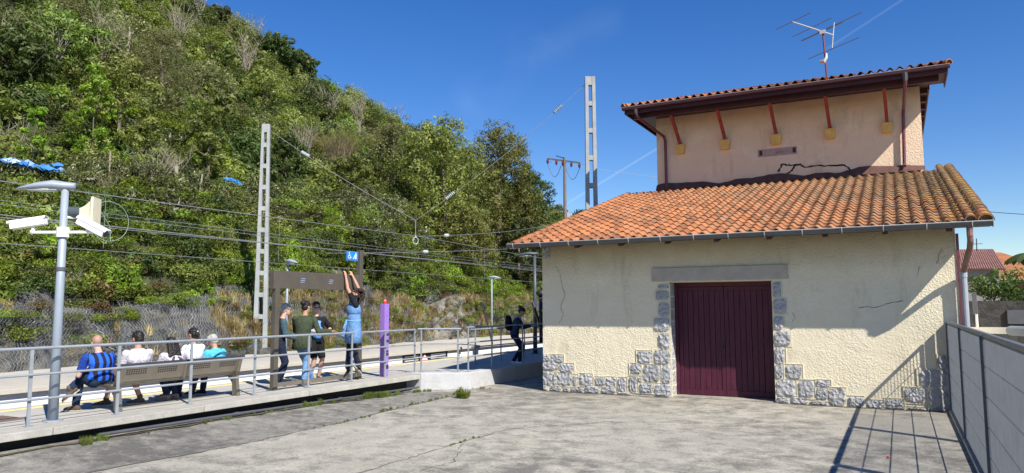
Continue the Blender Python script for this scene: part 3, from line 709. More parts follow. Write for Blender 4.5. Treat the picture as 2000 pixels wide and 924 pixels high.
b = MB(); b.tube([(1.12, GY, EZ - .05), (1.12, GY, EZ - .22)], .05, 10); b.tube([(1.12, GY, EZ - .18), (1.125, GY + .04, EZ - .30), (1.12, GY + .16, EZ - .42), (1.07, YF - .28, EZ - .66), (1.045, YF - .14, EZ - .80), (1.04, YF - .13, EZ - .92)], .05, 10)
b.build('downpipe_bend', 'copper', gt)
b = MB(); b.tube([(1.04, YF - .13, EZ - .83), (1.04, YF - .13, 0.1)], .052, 12); b.tube([(1.04, YF - .13, EZ - .90), (1.04, YF - .13, EZ - .80)], .06, 12); b.build('downpipe', 'gutter_pipe', gt)
b = MB(); b.bx(X1 + .004, X1 + .05, YF - .02, YF + .02, 0.3, 3.2); b.build('corner_conduit', 'maroon_pipe', bld)
# upper roof, hipped
UE, UEZ = UY - 1.40, 8.08
UR0, UR1 = -7.34, 1.42
ut = (UR1 - UR0) / 37
b = MB(); tiles(b, (UR0, UE, UEZ + .03), (1, 0, 0), US, NR, 37, 12, ut, 0.34, hb=.075, keep=lambda x, s_: s_ * math.cos(al) < min(x, (UR1 - UR0) - x) + .15 and s_ * math.cos(al) < 4.0)
b.build('upper_roof_tiles', 'tile_plain', bld)
b = MB(); hz = UEZ + 4.1 * SL; U5 = UY + .1
A = [(UR0, UE, UEZ), (UR1, UE, UEZ), (UR1, U5, UEZ), (1.04, U5, UEZ), (1.04, UYB + 1.15, UEZ), (UR0, UYB + 1.15, UEZ)]
ym = (UE + UYB + 1.15) / 2; R2 = [(UR0 + 4.0, ym, hz), (UR1 - 4.0, ym, hz)]
b.add(A + R2, [(0, 1, 7, 6), (1, 2, 7), (2, 3, 7), (3, 4, 7), (4, 5, 6, 7), (5, 0, 6), (5, 4, 3, 2, 1, 0)]); b.build('upper_roof_deck', 'tile_plain', bld)
b = MB()
cap_tiles(b, (UR1, UE, UEZ + .03), R2[1], .10, .36, (0, 0, 1)); b.build('hip_tiles', 'tile_plain', bld); b = MB(); cap_tiles(b, (UR0, UE, UEZ + .03), R2[0], .10, .36, (0, 0, 1)); b.build('hip_tiles', 'tile_plain', bld)
b = MB()   # boarded eaves box and fascia
b.bx(UR0 + .02, UR1 - .02, UE + .02, UE + .05, UEZ - .20, UEZ - .015); b.bx(UR0 + .02, UR1 - .02, UE + .05, UY + .01, UEZ - .10, UEZ - .07)
b.bx(UR1 - .05, UR1 - .02, UE + .05, UY + .1, UEZ - .20, UEZ - .015); b.bx(1.0, 1.03, UY + .1, UYB + 1.1, UEZ - .20, UEZ - .015); b.bx(UX1 - .05, 1.0, UY + .01, UYB + 1.1, UEZ - .10, UEZ - .07)
b.bx(UR0 + .02, UR0 + .05, UE + .05, UYB + 1.1, UEZ - .20, UEZ - .015); b.bx(UR0 + .05, UX0 + .05, UY + .01, UYB + 1.1, UEZ - .10, UEZ - .07)
b.build('eaves_boarding', 'maroon_dark', bld)
b = MB(); b.bx(UX0 - .42, UX1 + .42, UE + .34, UE + .48, UEZ - .30, UEZ - .10); b.build('eaves_beam', 'maroon_dark', bld, bevel=.01)
for k in range(8):
    b = MB(); b.bx(UX1 + .003, .98, UY + .35 + k * .95, UY + .46 + k * .95, UEZ - .23, UEZ - .10); b.build('side_rafter', 'maroon_dark', bld)
b = MB(); b.bx(UR0 - .03, UR1 + .03, UE - .12, UE + .018, UEZ - .10, UEZ - .01); ug = b.build('upper_gutter', 'maroon_dark', bld, bevel=.02)
b = MB(); b.tube([(UR0 - .03, UE - .12, UEZ - .008), (UR1 + .03, UE - .12, UEZ - .008)], .007, 5); b.build('gutter_lip', 'gutter_lip', ug)
for x in (-5.93, -4.53, -3.03, -1.54, -0.06):
    c = MB(); vs = []
    for y, w0 in ((UY - .15, 0), (UY + .01, 0)):
        vs += [(x - .155, y, 7.03), (x + .155, y, 7.03), (x + .11, y, 6.73), (x - .11, y, 6.73)]
    c.add(vs, [(0, 1, 2, 3), (7, 6, 5, 4), (0, 4, 5, 1), (1, 5, 6, 2), (2, 6, 7, 3), (3, 7, 4, 0)]); c.build('corbel', 'ochre', bld, bevel=.008)
    s = MB(); s.bar((x, UY - .07, 7.03), (x - .03, UE + .41, UEZ - .28), .085, .10); s.build('eaves_strut', 'red_wood', bld, bevel=.006)
# upper downpipes
for (xt, pts) in ((-7.0, [(-6.93, UE - .05, UEZ - .10), (-6.93, UE - .05, UEZ - .22), (-6.88, UE + .1, UEZ - .36), (-6.45, UY - .09, 7.35), (-6.41, UY - .09, 7.2), (-6.41, UY - .09, 5.72)]),
                  (0.4, [(0.42, UE - .05, UEZ - .08), (0.42, UE - .05, UEZ - .3), (0.40, UE + .2, UEZ - .5), (0.36, UY - .12, 7.35), (0.35, UY - .10, 7.2), (0.31, UY - .10, 5.82), (0.31, UY - .2, 5.74)])):
    b = MB(); b.tube(pts, .045, 9); dp = b.build('upper_downpipe', 'maroon_pipe', bld)
    b = MB(); b.tube([pts[0], pts[1]], [.085, .05], 9); b.build('hopper', 'gutter', dp)
# aerial on the roof
an = empty('tv_aerial', (-1.67, 24.5, 9.0), 'rusty television aerial with long rods on the upper tiled roof', 'aerial')
Q = lambda p: at(p[0], p[1], 1, 24.5)
def rod(p, q_, w, mt, name, parent=an):
    b = MB(); a, c = Vector(Q(p)), Vector(Q(q_)); b.tube([a, c], w, 6); return b.build(name, mt, parent)
b = MB(); b.tube([(-1.60, 24.5, 8.6), tuple(Q((1615, 150))), tuple(Q((1607, 60)))], .03, 8); b.build('mast', 'maroon_pipe', an)
rod((1548, 43), (1628, 69), .024, 'gutter_lip', 'boom')
for p, q_ in (((1515, 58), (1583, 25)), ((1548, 72), (1624, 35)), ((1564, 80), (1683, 24)), ((1566, 80), (1647, 43)), ((1579, 115), (1678, 73))): rod(p, q_, .013, 'gutter', 'rod')
rod((1629, 44), (1625, 94), .02, 'gutter_lip', 'upright')
b = MB(); c = Vector(Q((1607, 63))); b.box(c, (.18, .12, .12)); b.build('junction_box', 'gutter_lip', an)
b = MB(); c = Vector(Q((1610, 118))); b.tube([c + Vector((-.12, -.03, -.03)), c + Vector((0, -.06, -.05)), c + Vector((.06, -.05, .05)), c + Vector((.07, -.03, .2))], [.05, .07, .05, .03], 8); b.build('mast_clamp', 'gutter_lip', an)

# ============================================================ FENCE beside the warehouse
fe = empty('mesh_fence', (0.75, 12, 0), 'grey galvanised slat fence running from the warehouse corner towards the viewer', 'fence')
FX, FH = 0.75, 1.62
posts = [15.38, 12.22, 9.02, 5.82, 2.62, -0.58]
for i, y in enumerate(posts):
    b = MB(); b.bx(FX - .012, FX + .012, y - .04, y + .04, 0, FH + .0); b.bx(FX - .04, FX + .012, y - .012, y + .012, 0, FH - .03); b.build('post', 'fence_dark', fe)
    if i < len(posts) - 1:
        y2 = posts[i + 1]
        b = MB(); b.bx(FX - .022, FX + .022, y2 + .06, y - .06, FH - .035, FH + .005); b.bx(FX - .02, FX + .02, y2 + .06, y - .06, .055, .09); b.bx(FX - .018, FX + .018, y - .085, y - .06, .09, FH - .035); b.bx(FX - .018, FX + .018, y2 + .06, y2 + .085, .09, FH - .035)
        b.build('panel_frame', 'fence_dark', fe)
        b = MB(); yy = y2 + .10
        while yy < y - .1: b.bx(FX - .006, FX + .006, yy, yy + .002, .09, FH - .036); yy += .03
        for k in range(1, 5):
            zz = .07 + k * (FH - .1) / 5; b.tube([(FX - .008, y2 + .085, zz), (FX - .008, y - .085, zz)], .007, 5)
        b.build('slat_infill', 'fence', fe)
b = MB(); b.bx(FX - .03, FX + .07, YF - .085, YF - .015, 0, 1.60); b.build('end_plate', 'fence_dark', fe)
b = MB(); b.bx(FX - .06, FX + .10, -3, YF - .1, 0, .05); struct(b.build('fence_kerb', 'platform_edge'))

# ============================================================ RAILINGS
def railing(pts, z0, h, label, name='platform_railing', rails=(1.0, .66, .34), rr=.021, ext=0.0):
    root = empty(name, (pts[0][0], pts[0][1], z0), label, 'railing', 'steel tube railings on the platform')
    for (x, y) in pts:
        b = MB(); b.bar((x, y, z0 - .0), (x, y, z0 + h - .01), .045, .02, (1, 0, 0)); b.bx(x - .06, x + .06, y - .05, y + .05, z0, z0 + .008); b.build('post', 'galv', root)
    for i, f in enumerate(rails):
        z = z0 + h * f; P = [Vector((x + .03, y, z)) for x, y in pts]
        if i == 0: P = [Vector((x, y, z)) for x, y in pts]
        if ext: P[0] = P[0] - (P[1] - P[0]).normalized() * ext; P[-1] = P[-1] + (P[-1] - P[-2]).normalized() * ext
        b = MB(); b.tube(P, rr if i == 0 else rr * .8, 8); b.build('rail', 'galv', root)
    return root
ys = [-2.5, -1.1, .3, 1.7, 3.1, 4.5, 5.88, 7.14, 8.42, 9.78, 11.15, 12.45, 13.6, 14.75]
RXX = -10.36
r1 = railing([(RXX, y) for y in ys], PZ, 1.03, 'long grey steel railing with three rails in front of the bench and the people')
r2 = railing([(-10.15, 14.72), (-9.36, 15.10)], PZ + .03, 1.02, 'short two-post railing piece at the white ramp corner', ext=.08)
r3 = railing([(-9.18, 15.28), (-9.16, 16.4), (-9.15, 18.1), (-9.15, 19.8), (-9.15, 21.5)], PZ + .03, 1.05, 'ramp railing in the shade the phone reader leans on', ext=.08)
r4 = railing([(-10.44, 17.75), (-10.42, 19.2), (-10.4, 20.7), (-10.4, 22.2)], PZ, .95, 'railing behind the phone reader, further along the platform', rails=(1.0, .5), ext=.25)
b = MB(); b.tube([(-9.93, 6.6, .165), (-9.93, 9, .145), (-9.92, 12, .10), (-9.92, 14.3, .08)], .024, 8)
for y in (9.0, 11.6): b.tube([(-9.93, y - .05, .145 if y < 10 else .11), (-9.93, y + .05, .145 if y < 10 else .11)], .031, 8)
tag(b.build('conduit_pipe', 'gutter'), 'thin grey pipe lying on the ground along the platform foot', 'pipe')

# ============================================================ LAMP POSTS
def head(root, c, d, L=.62, wide=.13, lm='lamp_grey'):
    """cobra-head luminaire: c = neck end, d = unit direction of the nose"""
    c = Vector(c); d = Vector(d); s = d.cross(Vector((0, 0, 1))).normalized(); up_ = Vector((0, 0, 1)); m_ = MB()
    m_.loft([(c - d * .13 + up_ * .01, .045, .04, s, up_), (c - d * .12, .06, .05, s, up_), (c, wide * .62, .062, s, up_), (c + d * L * .25 + up_ * .005, wide, .075, s, up_), (c + d * L * .6 - up_ * .02, wide * .9, .055, s, up_), (c + d * L * .9 - up_ * .055, wide * .45, .022, s, up_), (c + d * L - up_ * .068, .02, .008, s, up_)], 14)
    h = m_.build('lamp_head', lm, root, smooth=True)
    m_ = MB(); m_.loft([(c + d * L * .15 - up_ * .06, wide * .5, .02, s, up_), (c + d * L * .4 - up_ * .068, wide * .75, .025, s, up_), (c + d * L * .75 - up_ * .078, wide * .5, .012, s, up_)], 12); m_.build('lens', 'lamp_lens', h, smooth=True)
    return h
def lamp(x, y, h, d, label, r=.068, group='lamp posts on the platforms', L=.62, lm='lamp_grey'):
    root = empty('lamp_post', (x, y, PZ), label, 'street lamp', group)
    m_ = MB(); m_.tube([(x, y, PZ), (x, y, PZ + h * .5), (x, y, PZ + h)], [r, r * .86, r * .7], 12); m_.build('pole', lm, root, smooth=True)
    m_ = MB(); m_.tube([(x, y, PZ), (x, y, PZ + .015)], r * 1.9, 12); m_.build('base_flange', lm, root)
    head(root, (x, y, PZ + h + .02), d, L, lm=lm); return root
SLm = Vector((-.72, -.69, 0)).normalized()
LX, LY = -10.57, 6.33
l1 = lamp(LX, LY, 3.30, SLm, 'grey lamp post carrying the cameras and loudspeaker, left of the bench')
lamp(-10.95, 22.6, 3.35, Vector((-.88, -.46, 0)), 'lamp post coloured dark for the warehouse shadow, beside its corner behind the phone reader', r=.075, L=.7, lm='slate_plastic_and_shade')  # slate colour stands in for the building's shadow on this post
lamp(-18.6, 18.9, 3.15, Vector((.72, -.1, 0)).normalized(), 'thin far lamp post seen through the steel sign frame', r=.05, L=.5)
lamp(-18.6, 33.3, 3.1, Vector((.88, .46, 0)), 'thin far lamp post between the purple pillar and the warehouse', r=.05, L=.5)
# cameras and horn on the first lamp
def camera_box(c, d, label, up_t=-.12):
    c = Vector(c); d = Vector(d).normalized(); s = d.cross(Vector((0, 0, 1))).normalized(); u = s.cross(d).normalized()
    root = empty('security_camera', c, label, 'security camera', 'security cameras on the lamp post')
    m_ = MB(); L = .46; vs = []
    for t in (0, 1):
        p = c + d * (L * (t - .5))
        for a, h in ((-.062, -.05), (.062, -.05), (.068, .03), (.045, .062), (-.045, .062), (-.068, .03)): vs.append(p + s * a + u * h)
    m_.add(vs, [(0, 1, 2, 3, 4, 5), (11, 10, 9, 8, 7, 6)] + [(i, (i + 1) % 6, (i + 1) % 6 + 6, i + 6) for i in range(6)]); m_.build('housing', 'white_paint', root, bevel=.006)
    m_ = MB(); vs = []
    for t in (-.54, .56):
        p = c + d * (L * t)
        for a, h in ((-.076, .035), (-.05, .072), (.05, .072), (.076, .035), (.07, .03), (.046, .064), (-.046, .064), (-.07, .03)): vs.append(p + s * a + u * h)
    m_.add(vs, [tuple(range(8)), tuple(range(8, 16))[::-1]] + [(i, (i + 1) % 8, (i + 1) % 8 + 8, i + 8) for i in range(8)]); m_.build('sunshield', 'white_paint', root)
    m_ = MB(); m_.tube([c + d * (L * .5), c + d * (L * .5 + .012)], .048, 14); m_.build('lens', 'glass', root)
    m_ = MB(); m_.tube([c - u * .05 - d * .05, c - u * .11 - d * .05], .025, 8); m_.build('mount', 'white_paint', root)
    return root
V_ = Vector
sR = Vector((.886, .463, 0))        # towards the right of the picture
c1 = V_((LX, LY, 3.10)) - sR * .50 + V_((0, 0, .03)); c2 = V_((LX, LY, 3.05)) + sR * .42 + V_((0, 0, .02))
camera_box(c1, V_((-.78, -.55, -.17)), 'white security camera on the left arm pointing left')
camera_box(c2, V_((.80, .30, -.42)), 'white security camera on the right arm pointing down to the right')
b = MB(); b.tube([V_((LX, LY, 3.0)) - sR * .46, V_((LX, LY, 3.0)) + sR * .46], .022, 8); b.tube([(LX, LY, 2.93), (LX, LY, 3.07)], .085, 12)
for s in (-1, 1): b.tube([V_((LX, LY, 3.0)) + sR * .44 * s, V_((LX, LY, 3.03)) + sR * .44 * s], .03, 8)
b.build('camera_arm', 'white_paint', l1)
b = MB(); b.tube([(LX, LY, 2.45), (LX, LY, 2.50)], .067, 12); b.build('clamp_band', 'gutter', l1)
hc = V_((LX, LY, 3.30)) + sR * .13 + V_((-.05, .08, 0)); hd = V_((.80, .60, .0)).normalized(); hs_ = hd.cross(V_((0, 0, 1))); hu = V_((0, 0, 1))
hn = empty('loudspeaker', hc, 'cream horn loudspeaker with dark driver on the camera lamp post', 'loudspeaker')
b = MB(); b.loft([(hc - hd * .14, .075, .075, hs_, hu), (hc - hd * .13, .085, .085, hs_, hu), (hc + hd * .05, .085, .085, hs_, hu), (hc + hd * .06, .06, .06, hs_, hu)], 16); b.build('driver', 'slate_plastic_and_shade', hn, smooth=False)
b = MB(); vs = []
for t, w, h in ((.05, .05, .05), (.13, .075, .085), (.22, .12, .15), (.25, .15, .215), (.275, .15, .215)):
    p = hc + hd * t
    for a, c in ((-1, -1), (1, -1), (1, 1), (-1, 1)): vs.append(p + hs_ * a * w + hu * c * h)
b.add(vs, [(i * 4 + k, i * 4 + (k + 1) % 4, i * 4 + 4 + (k + 1) % 4, i * 4 + 4 + k) for i in range(4) for k in range(4)] + [(3, 2, 1, 0), (16, 17, 18, 19)]); b.build('horn', 'cream_plastic', hn)
b = MB(); b.tube([(LX, LY, 3.22), hc - V_((0, 0, .08))], .02, 6); b.build('bracket', 'white_paint', hn)

# ============================================================ STEEL SIGN FRAME
SX = -10.68
sg = empty('sign_frame', (SX, 11.8, PZ), 'brown steel sign frame with empty header panel and accessibility plate', 'sign frame')
for y, z in ((10.56, 2.63), (13.06, 3.19)):
    b = MB(); b.bx(SX - .05, SX + .05, y - .055, y + .055, PZ, z); b.build('post', 'inox_dark', sg, bevel=.004)
    b = MB(); b.bx(SX - .10, SX + .10, y - .10, y + .10, PZ, PZ + .01); b.build('base_plate', 'inox', sg)
b = MB(); b.bx(SX - .06, SX + .06, 10.44, 10.50, 2.28, 2.63); b.bx(SX - .045, SX + .045, 10.62, 13.0, 2.29, 2.635); b.build('header_panel', 'inox_dark', sg, bevel=.004)
b = MB(); b.bx(SX - .03, SX + .03, 10.62, 13.0, PZ + .05, PZ + .13); b.build('foot_rail', 'inox', sg, bevel=.003)
for y in (11.22, 12.05):
    b = MB()
    for k in range(3): b.bx(SX + .046, SX + .050, y - .06 + k * .012, y + .06 + k * .012, 2.42 + k * .035, 2.43 + k * .035)
    b.build('small_logo', simple('pale_logo_print', (0.30, 0.36, 0.55), .5), sg)
pl = MB(); pl.bx(SX - .012, SX + .012, 12.60, 12.98, 2.95, 3.15); plate = pl.build('accessibility_plate', 'blue_sign', sg, bevel=.003)
PXs = SX + .0145
def glyph(polys):
    g = MB()
    for kind, a in polys:
        if kind == 'l': g.tube([(PXs, y, z) for y, z in a[0]], a[1], 5)
        else: g.tube([(PXs - .002, a[0], a[1]), (PXs + .002, a[0], a[1])], a[2], 10)
    return g
wc = glyph([('c', (12.675, 3.115, .011)), ('l', ([(12.675, 3.10), (12.68, 3.055), (12.715, 3.05), (12.73, 3.01), (12.745, 3.01)], .006)), ('l', ([(12.68, 3.08), (12.71, 3.08)], .005)), ('l', ([(12.665, 3.06), (12.648, 3.035), (12.655, 3.0), (12.685, 2.985), (12.712, 2.998), (12.722, 3.02)], .005))])
wc.build('wheelchair_symbol', 'white_sign', plate)
wk = glyph([('c', (12.90, 3.12, .011)), ('l', ([(12.90, 3.105), (12.895, 3.05), (12.91, 2.99)], .010)), ('l', ([(12.895, 3.05), (12.87, 2.985)], .008)), ('l', ([(12.90, 3.09), (12.865, 3.06), (12.81, 2.985)], .006)), ('l', ([(12.90, 3.09), (12.93, 3.05)], .006))])
wk.build('walking_figure_symbol', 'white_sign', plate)

# ============================================================ PURPLE PILLAR
pp = empty('intercom_pillar', (-10.52, 13.78, PZ), 'purple square intercom pillar with red beacon on top, beside the sign frame', 'intercom pillar')
b = MB(); b.bx(-10.58, -10.44, 13.68, 13.84, PZ, 2.0); b.build('column', 'purple', pp, bevel=.012)
for z in (.55, .85, 1.15): 
    b = MB(); b.bx(-10.438, -10.434, 13.69, 13.83, z - .03, z + .03); b.build('dark_stripe', 'purple_dark', pp)
b = MB(); b.bx(-10.44, -10.434, 13.71, 13.81, 1.72, 1.84); b.build('speaker_grille', simple('violet_grille', (.30, .15, .55), .5), pp)
b = MB(); b.tube([(-10.51, 13.76, 2.0), (-10.51, 13.76, 2.03), (-10.51, 13.76, 2.08), (-10.51, 13.76, 2.11)], [.05, .045, .04, .015], 12); b.build('beacon', 'red', pp, smooth=True)

# ============================================================ BENCH
BX, BY0, BY1, BZ = -10.86, 7.28, 9.72, .76
bn = empty('steel_bench', (BX, 8.5, PZ), 'long perforated steel bench with dark top edge, five people sitting on it', 'bench')
half = (BY1 - BY0) / 2
for i in range(2):
    a = BY0 + i * half; c = a + half - .02
    b = MB(); p0 = (-10.66, BZ + .02); p1 = (-10.60, 1.05)
    b.add([(p0[0], a, p0[1]), (p0[0], c, p0[1]), (p1[0], c, p1[1] - .05), (p1[0], a, p1[1] - .05), (p0[0] + .02, a, p0[1]), (p0[0] + .02, c, p0[1]), (p1[0] + .02, c, p1[1] - .05), (p1[0] + .02, a, p1[1] - .05)],
          [(0, 1, 2, 3), (7, 6, 5, 4), (0, 4, 5, 1), (1, 5, 6, 2), (2, 6, 7, 3), (3, 7, 4, 0)])
    bk = b.build('backrest', 'inox', bn, bevel=.004)
    for k in range(2):
        yc = a + half * (.27 + .45 * k); h = MB()
        for u in range(9):
            for v in range(3):
                z = .90 + v * .032; yy = yc - .16 + u * .04; xx = -10.66 + (z - BZ - .02) / (.98 - BZ) * .06 + .012
                h.bx(xx + .005, xx + .0105, yy - .012, yy + .012, z - .009, z + .009)
        h.build('perforation', 'black', bk)
b = MB(); b.tube([(-10.60, BY0 - .02, 1.03), (-10.60, BY1 + .02, 1.03)], .034, 10); b.build('top_edge', simple('dark_top_edge', (.06, .055, .055), .4, .3), bn)
b = MB(); b.bx(-11.14, -10.68, BY0 - .02, BY1, BZ - .035, BZ); b.bx(-10.70, -10.66, BY0, BY1, BZ - .01, BZ + .04); b.build('seat', 'inox', bn, bevel=.008)
for y in (BY0 + .07, BY1 - .1):
    b = MB(); prof = [(-10.56, PZ), (-10.70, PZ), (-10.72, PZ + .22), (-10.84, PZ + .34), (-11.12, BZ - .05), (-11.12, BZ - .034), (-10.66, BZ - .034), (-10.58, 1.0), (-10.54, 1.0), (-10.61, BZ - .05), (-10.60, PZ + .2)]
    vs = [(x, y - .03, z) for x, z in prof] + [(x, y + .03, z) for x, z in prof]; n = len(prof)
    b.add(vs, [tuple(range(n)), tuple(range(n, 2 * n))[::-1]] + [(i, i + n, (i + 1) % n + n, (i + 1) % n) for i in range(n)]); b.build('leg', 'inox', bn, bevel=.004)
b = MB(); b.bar((-10.64, BY0 + half - .01, BZ - .03), (-10.585, BY0 + half - .01, 1.0), .05, .03, (0, 1, 0)); b.build('middle_bracket', 'inox', bn)

# ============================================================ WARNING BOARD on the far platform face
wb = empty('warning_board', (-15.6, 22.9, .1), 'dark warning board with white lettering and red triangle on the far platform edge', 'warning sign')
b = MB(); b.bx(-15.62, -15.595, 21.5, 24.4, -.06, .24); bo = b.build('board', 'black', wb)
b = MB()
for z in (.17, .10, .02):
    for (a, c) in ((21.6, 22.45), (23.25, 24.25)):
        y = a
        while y < c:
            w = random.uniform(.05, .11); b.bx(-15.594, -15.590, y, min(y + w, c), z - .014, z + .016); y += w + .025
b.build('lettering', 'white_sign', bo)
b = MB(); b.add([(-15.592, 22.62, -.02), (-15.592, 23.06, -.02), (-15.592, 22.84, .21)], [(0, 1, 2)]); tr = b.build('triangle', 'white_sign', bo)
b = MB(); b.tube([(-15.59, 22.62, -.02), (-15.59, 23.06, -.02), (-15.59, 22.84, .21), (-15.59, 22.62, -.02)], .018, 4); b.build('triangle_border', 'red', tr)

# ============================================================ MASTS
def ladder_mast(x, y, z0, z1, wb_, wt, dirv, label, n=9, tb=.22):
    root = empty('catenary_mast', (x, y, z0), label, 'catenary mast', 'concrete catenary masts along the railway')
    d = Vector(dirv).normalized(); s = d.cross(Vector((0, 0, 1))); m_ = MB()
    def ring(z, side):
        w = wb_ + (wt - wb_) * (z - z0) / (z1 - z0); c = Vector((x, y, z)) + d * side * (w / 2 - w * .16); return [c + d * a * w * .16 + s * b_ * tb / 2 for a, b_ in ((-1, -1), (1, -1), (1, 1), (-1, 1))]
    for side in (-1, 1):
        vs = ring(z0, side) + ring(z1, side); m_.add(vs, [(3, 2, 1, 0), (4, 5, 6, 7), (0, 1, 5, 4), (1, 2, 6, 5), (2, 3, 7, 6), (3, 0, 4, 7)])
    for k in range(n + 1):
        z = z0 + (z1 - z0) * (k / n) ; h = .16 if 0 < k < n else .3
        z = min(z, z1 - .15); w = wb_ + (wt - wb_) * (z - z0) / (z1 - z0)
        m_.box(Vector((x, y, z)), (1, 1, 1), Matrix((d * w * .66, s * tb * .9, Vector((0, 0, h)))).transposed())
    m_.build('lattice_shaft', 'mast', root, bevel=.008); return root
mL = (-19.75, 18.85); mR = (-9.0, 23.0)
ml = ladder_mast(mL[0], mL[1], .1, 8.45, .50, .27, (.80, .60, 0), 'concrete ladder mast behind the sign frame against the hillside', 11)
mr = ladder_mast(mR[0], mR[1], PZ, 9.72, .46, .34, (.886, .463, 0), 'tall concrete ladder mast rising behind the warehouse roof against the sky', 10)
ladder_mast(-19.2, 45, .1, 8.15, .5, .36, (.886, .463, 0), 'distant short concrete mast top just above the roof corner', 9)
b = MB(); b.bx(mL[0] - .55, mL[0] + .55, mL[1] - .5, mL[1] + .5, .0, .55); b.build('footing', 'rock', ml, bevel=.04)
wp = empty('power_pole', (-26, 60, 0), 'weathered wooden power pole with insulators on its crossarm', 'power pole')
b = MB(); b.tube([(-26.05, 60, -1), (-26.0, 60, 15.3)], [.20, .13], 9); b.build('pole', 'wood_pole', wp)
ca, cb = V_(at(1070, 310, 1, 60)), V_(at(1132, 318, 1, 60))
b = MB(); b.bar(ca, cb, .12, .14); b.bar(ca + V_((.6, .5, .3)), ca.lerp(cb, .5) + V_((.1, 0, .2)), .06, .08); b.build('crossarm', 'wood_pole', wp)
for t in (.0, .28, .48, .75, 1.0):
    p = ca.lerp(cb, t); b = MB(); b.tube([p, p + V_((0, -.05, -.28)), p + V_((0, -.05, -.5))], [.07, .13, .05], 8); b.build('insulator', 'insul_brown', wp)
for t0, t1 in ((0.0, .42), (.55, 1.0)):
    p0, p1 = ca.lerp(cb, t0) + V_((0, 0, -.5)), ca.lerp(cb, t1) + V_((0, 0, -.5)); b = MB(); b.tube([p0.lerp(p1, k / 8) - V_((0, 0, 1.1 * math.sin(math.pi * k / 8))) for k in range(9)], .025, 5); b.build('jumper_cable', 'wire_dark', wp)

# ============================================================ WIRES
def wire(a, c, r, sag, label, name='overhead_wire', mt='wire', grp='overhead wires above the track', n=24, cat='wire'):
    a, c = V_(a), V_(c); r *= .8; m_ = MB(); m_.tube([a.lerp(c, k / n) - V_((0, 0, sag * 4 * (k / n) * (1 - k / n))) for k in range(n + 1)], r, 5)
    return tag(m_.build(name, mt), label, cat, grp)
WX = -14.0
wire((WX, -12, 4.15), (WX, 19.93, 4.26), .011, .05, 'topmost overhead wire, running just under the loudspeaker to the hanging pulley')
wire((WX, 19.93, 4.26), (WX + .3, 70, 3.9), .011, .2, 'overhead wire continuing right from the hanging pulley to the roof corner')
wire((WX, -12, 3.65), (WX, 75, 3.35), .012, .02, 'second thick overhead wire, passing behind the security cameras')
wire((WX - .5, -12, 3.56), (WX - .1, 75, 3.6), .009, .0, 'third overhead wire close under the thick one')
wire((WX - .5, -12, 4.08), (WX - .4, 50, 3.75), .006, .1, 'faint upper overhead wire behind the lamp head')
wire((WX, -12, 3.13), (WX, 75, 2.85), .008, .0, 'lowest overhead wire, crossing the wood above the netted rock')
m3t = V_(at(1074, 439, 1, 45))
wire((WX, 19.93, 4.24), tuple(m3t), .012, .15, 'anchoring wire with insulator from the pulley to the distant mast')
wire((WX, 15.7, 3.42), tuple(V_(at(1074, 480, 1, 45))), .012, .1, 'lower anchoring wire with insulator towards the distant mast')
wire((WX - .1, -12, 3.9), (WX, 75, 3.28), .006, .0, 'thin middle overhead wire between the two thicker ones')
low = V_((WX, 19.93, 4.78))
tL = V_((mL[0] + .1, mL[1], 8.28)); tR = V_((mR[0] - .1, mR[1], 9.55))
wire(tL, low, .010, .12, 'sloping span wire from the hillside mast down to the pulley', grp='span wires of the overhead line')
wire(low, tR, .010, .2, 'sloping span wire from the pulley up to the tall mast', grp='span wires of the overhead line')
wire(low, (WX, 19.93, 4.26), .012, 0, 'short hanger wire above the white pulley', grp='span wires of the overhead line', n=4)
pu = empty('pulley', (WX, 19.93, 4.1), 'white hanging pulley where the span wires meet', 'pulley')
b = MB(); b.tube([(WX, 19.93, 4.26), (WX, 19.93, 4.2)], .03, 8); b.build('hook', 'insul', pu)
b = MB(); b.tube([(WX + math.sin(t) * .05, 19.93 + .08 * math.sin(t), 4.1 + .11 * math.cos(t)) for t in [k * math.pi / 8 for k in range(17)]], .014, 7); b.build('ring', 'insul', pu)
def insul(p, q_, label):
    p, q_ = V_(p), V_(q_); d = (q_ - p).normalized(); m_ = MB(); pts = []; rs = []
    for k in range(13): pts.append(p + d * (k * .03)); rs.append(.065 if k % 2 else .03)
    m_.tube(pts, rs, 10); return tag(m_.build('insulator', 'insul', None, smooth=False), label, 'insulator', 'glass insulators on the wires')
insul(tL.lerp(low, .24) - V_((0, 0, .08)), low, 'glass insulator on the span wire near the hillside mast')
insul(low.lerp(tR, .17) - V_((0, 0, .10)), tR, 'glass insulator on the span wire just right of the pulley')
insul(low.lerp(tR, .80) - V_((0, 0, .12)), tR, 'small insulator high on the span wire near the tall mast top')
insul(V_((WX, 19.93, 4.24)).lerp(m3t, .12) - V_((0, 0, .06)), m3t, 'glass insulator on the anchoring wire right of the pulley')
insul(V_((WX, 15.7, 3.42)).lerp(V_(at(1074, 480, 1, 45)), .24) - V_((0, 0, .07)), V_(at(1074, 480, 1, 45)), 'glass insulator on the lower anchoring wire')
for y, z0, z1, lab in ((9.2, 3.12, 4.13, 'left of the concrete ladder mast'), (13.9, 3.1, 4.17, 'just right of the ladder mast'), (24.5, 2.98, 4.1, 'midway between purple pillar and lamp'), (29, 2.95, 3.9, 'nearest to the warehouse corner')):
    wire((WX, y, z0), (WX, y, z1), .005, 0, 'thin vertical dropper wire ' + lab, grp='dropper wires', n=2)
c0 = V_((WX, 9.3, 3.66)); b = MB(); b.tube([c0 + V_((0, .42 * math.cos(t), .40 * math.sin(t))) for t in [k * math.pi / 14 for k in range(29)]], .006, 5)
b.tube([c0 + V_((0, .05, -.4)), c0 + V_((0, .02, -.1)), c0 + V_((0, -.2, .2))], .006, 4)
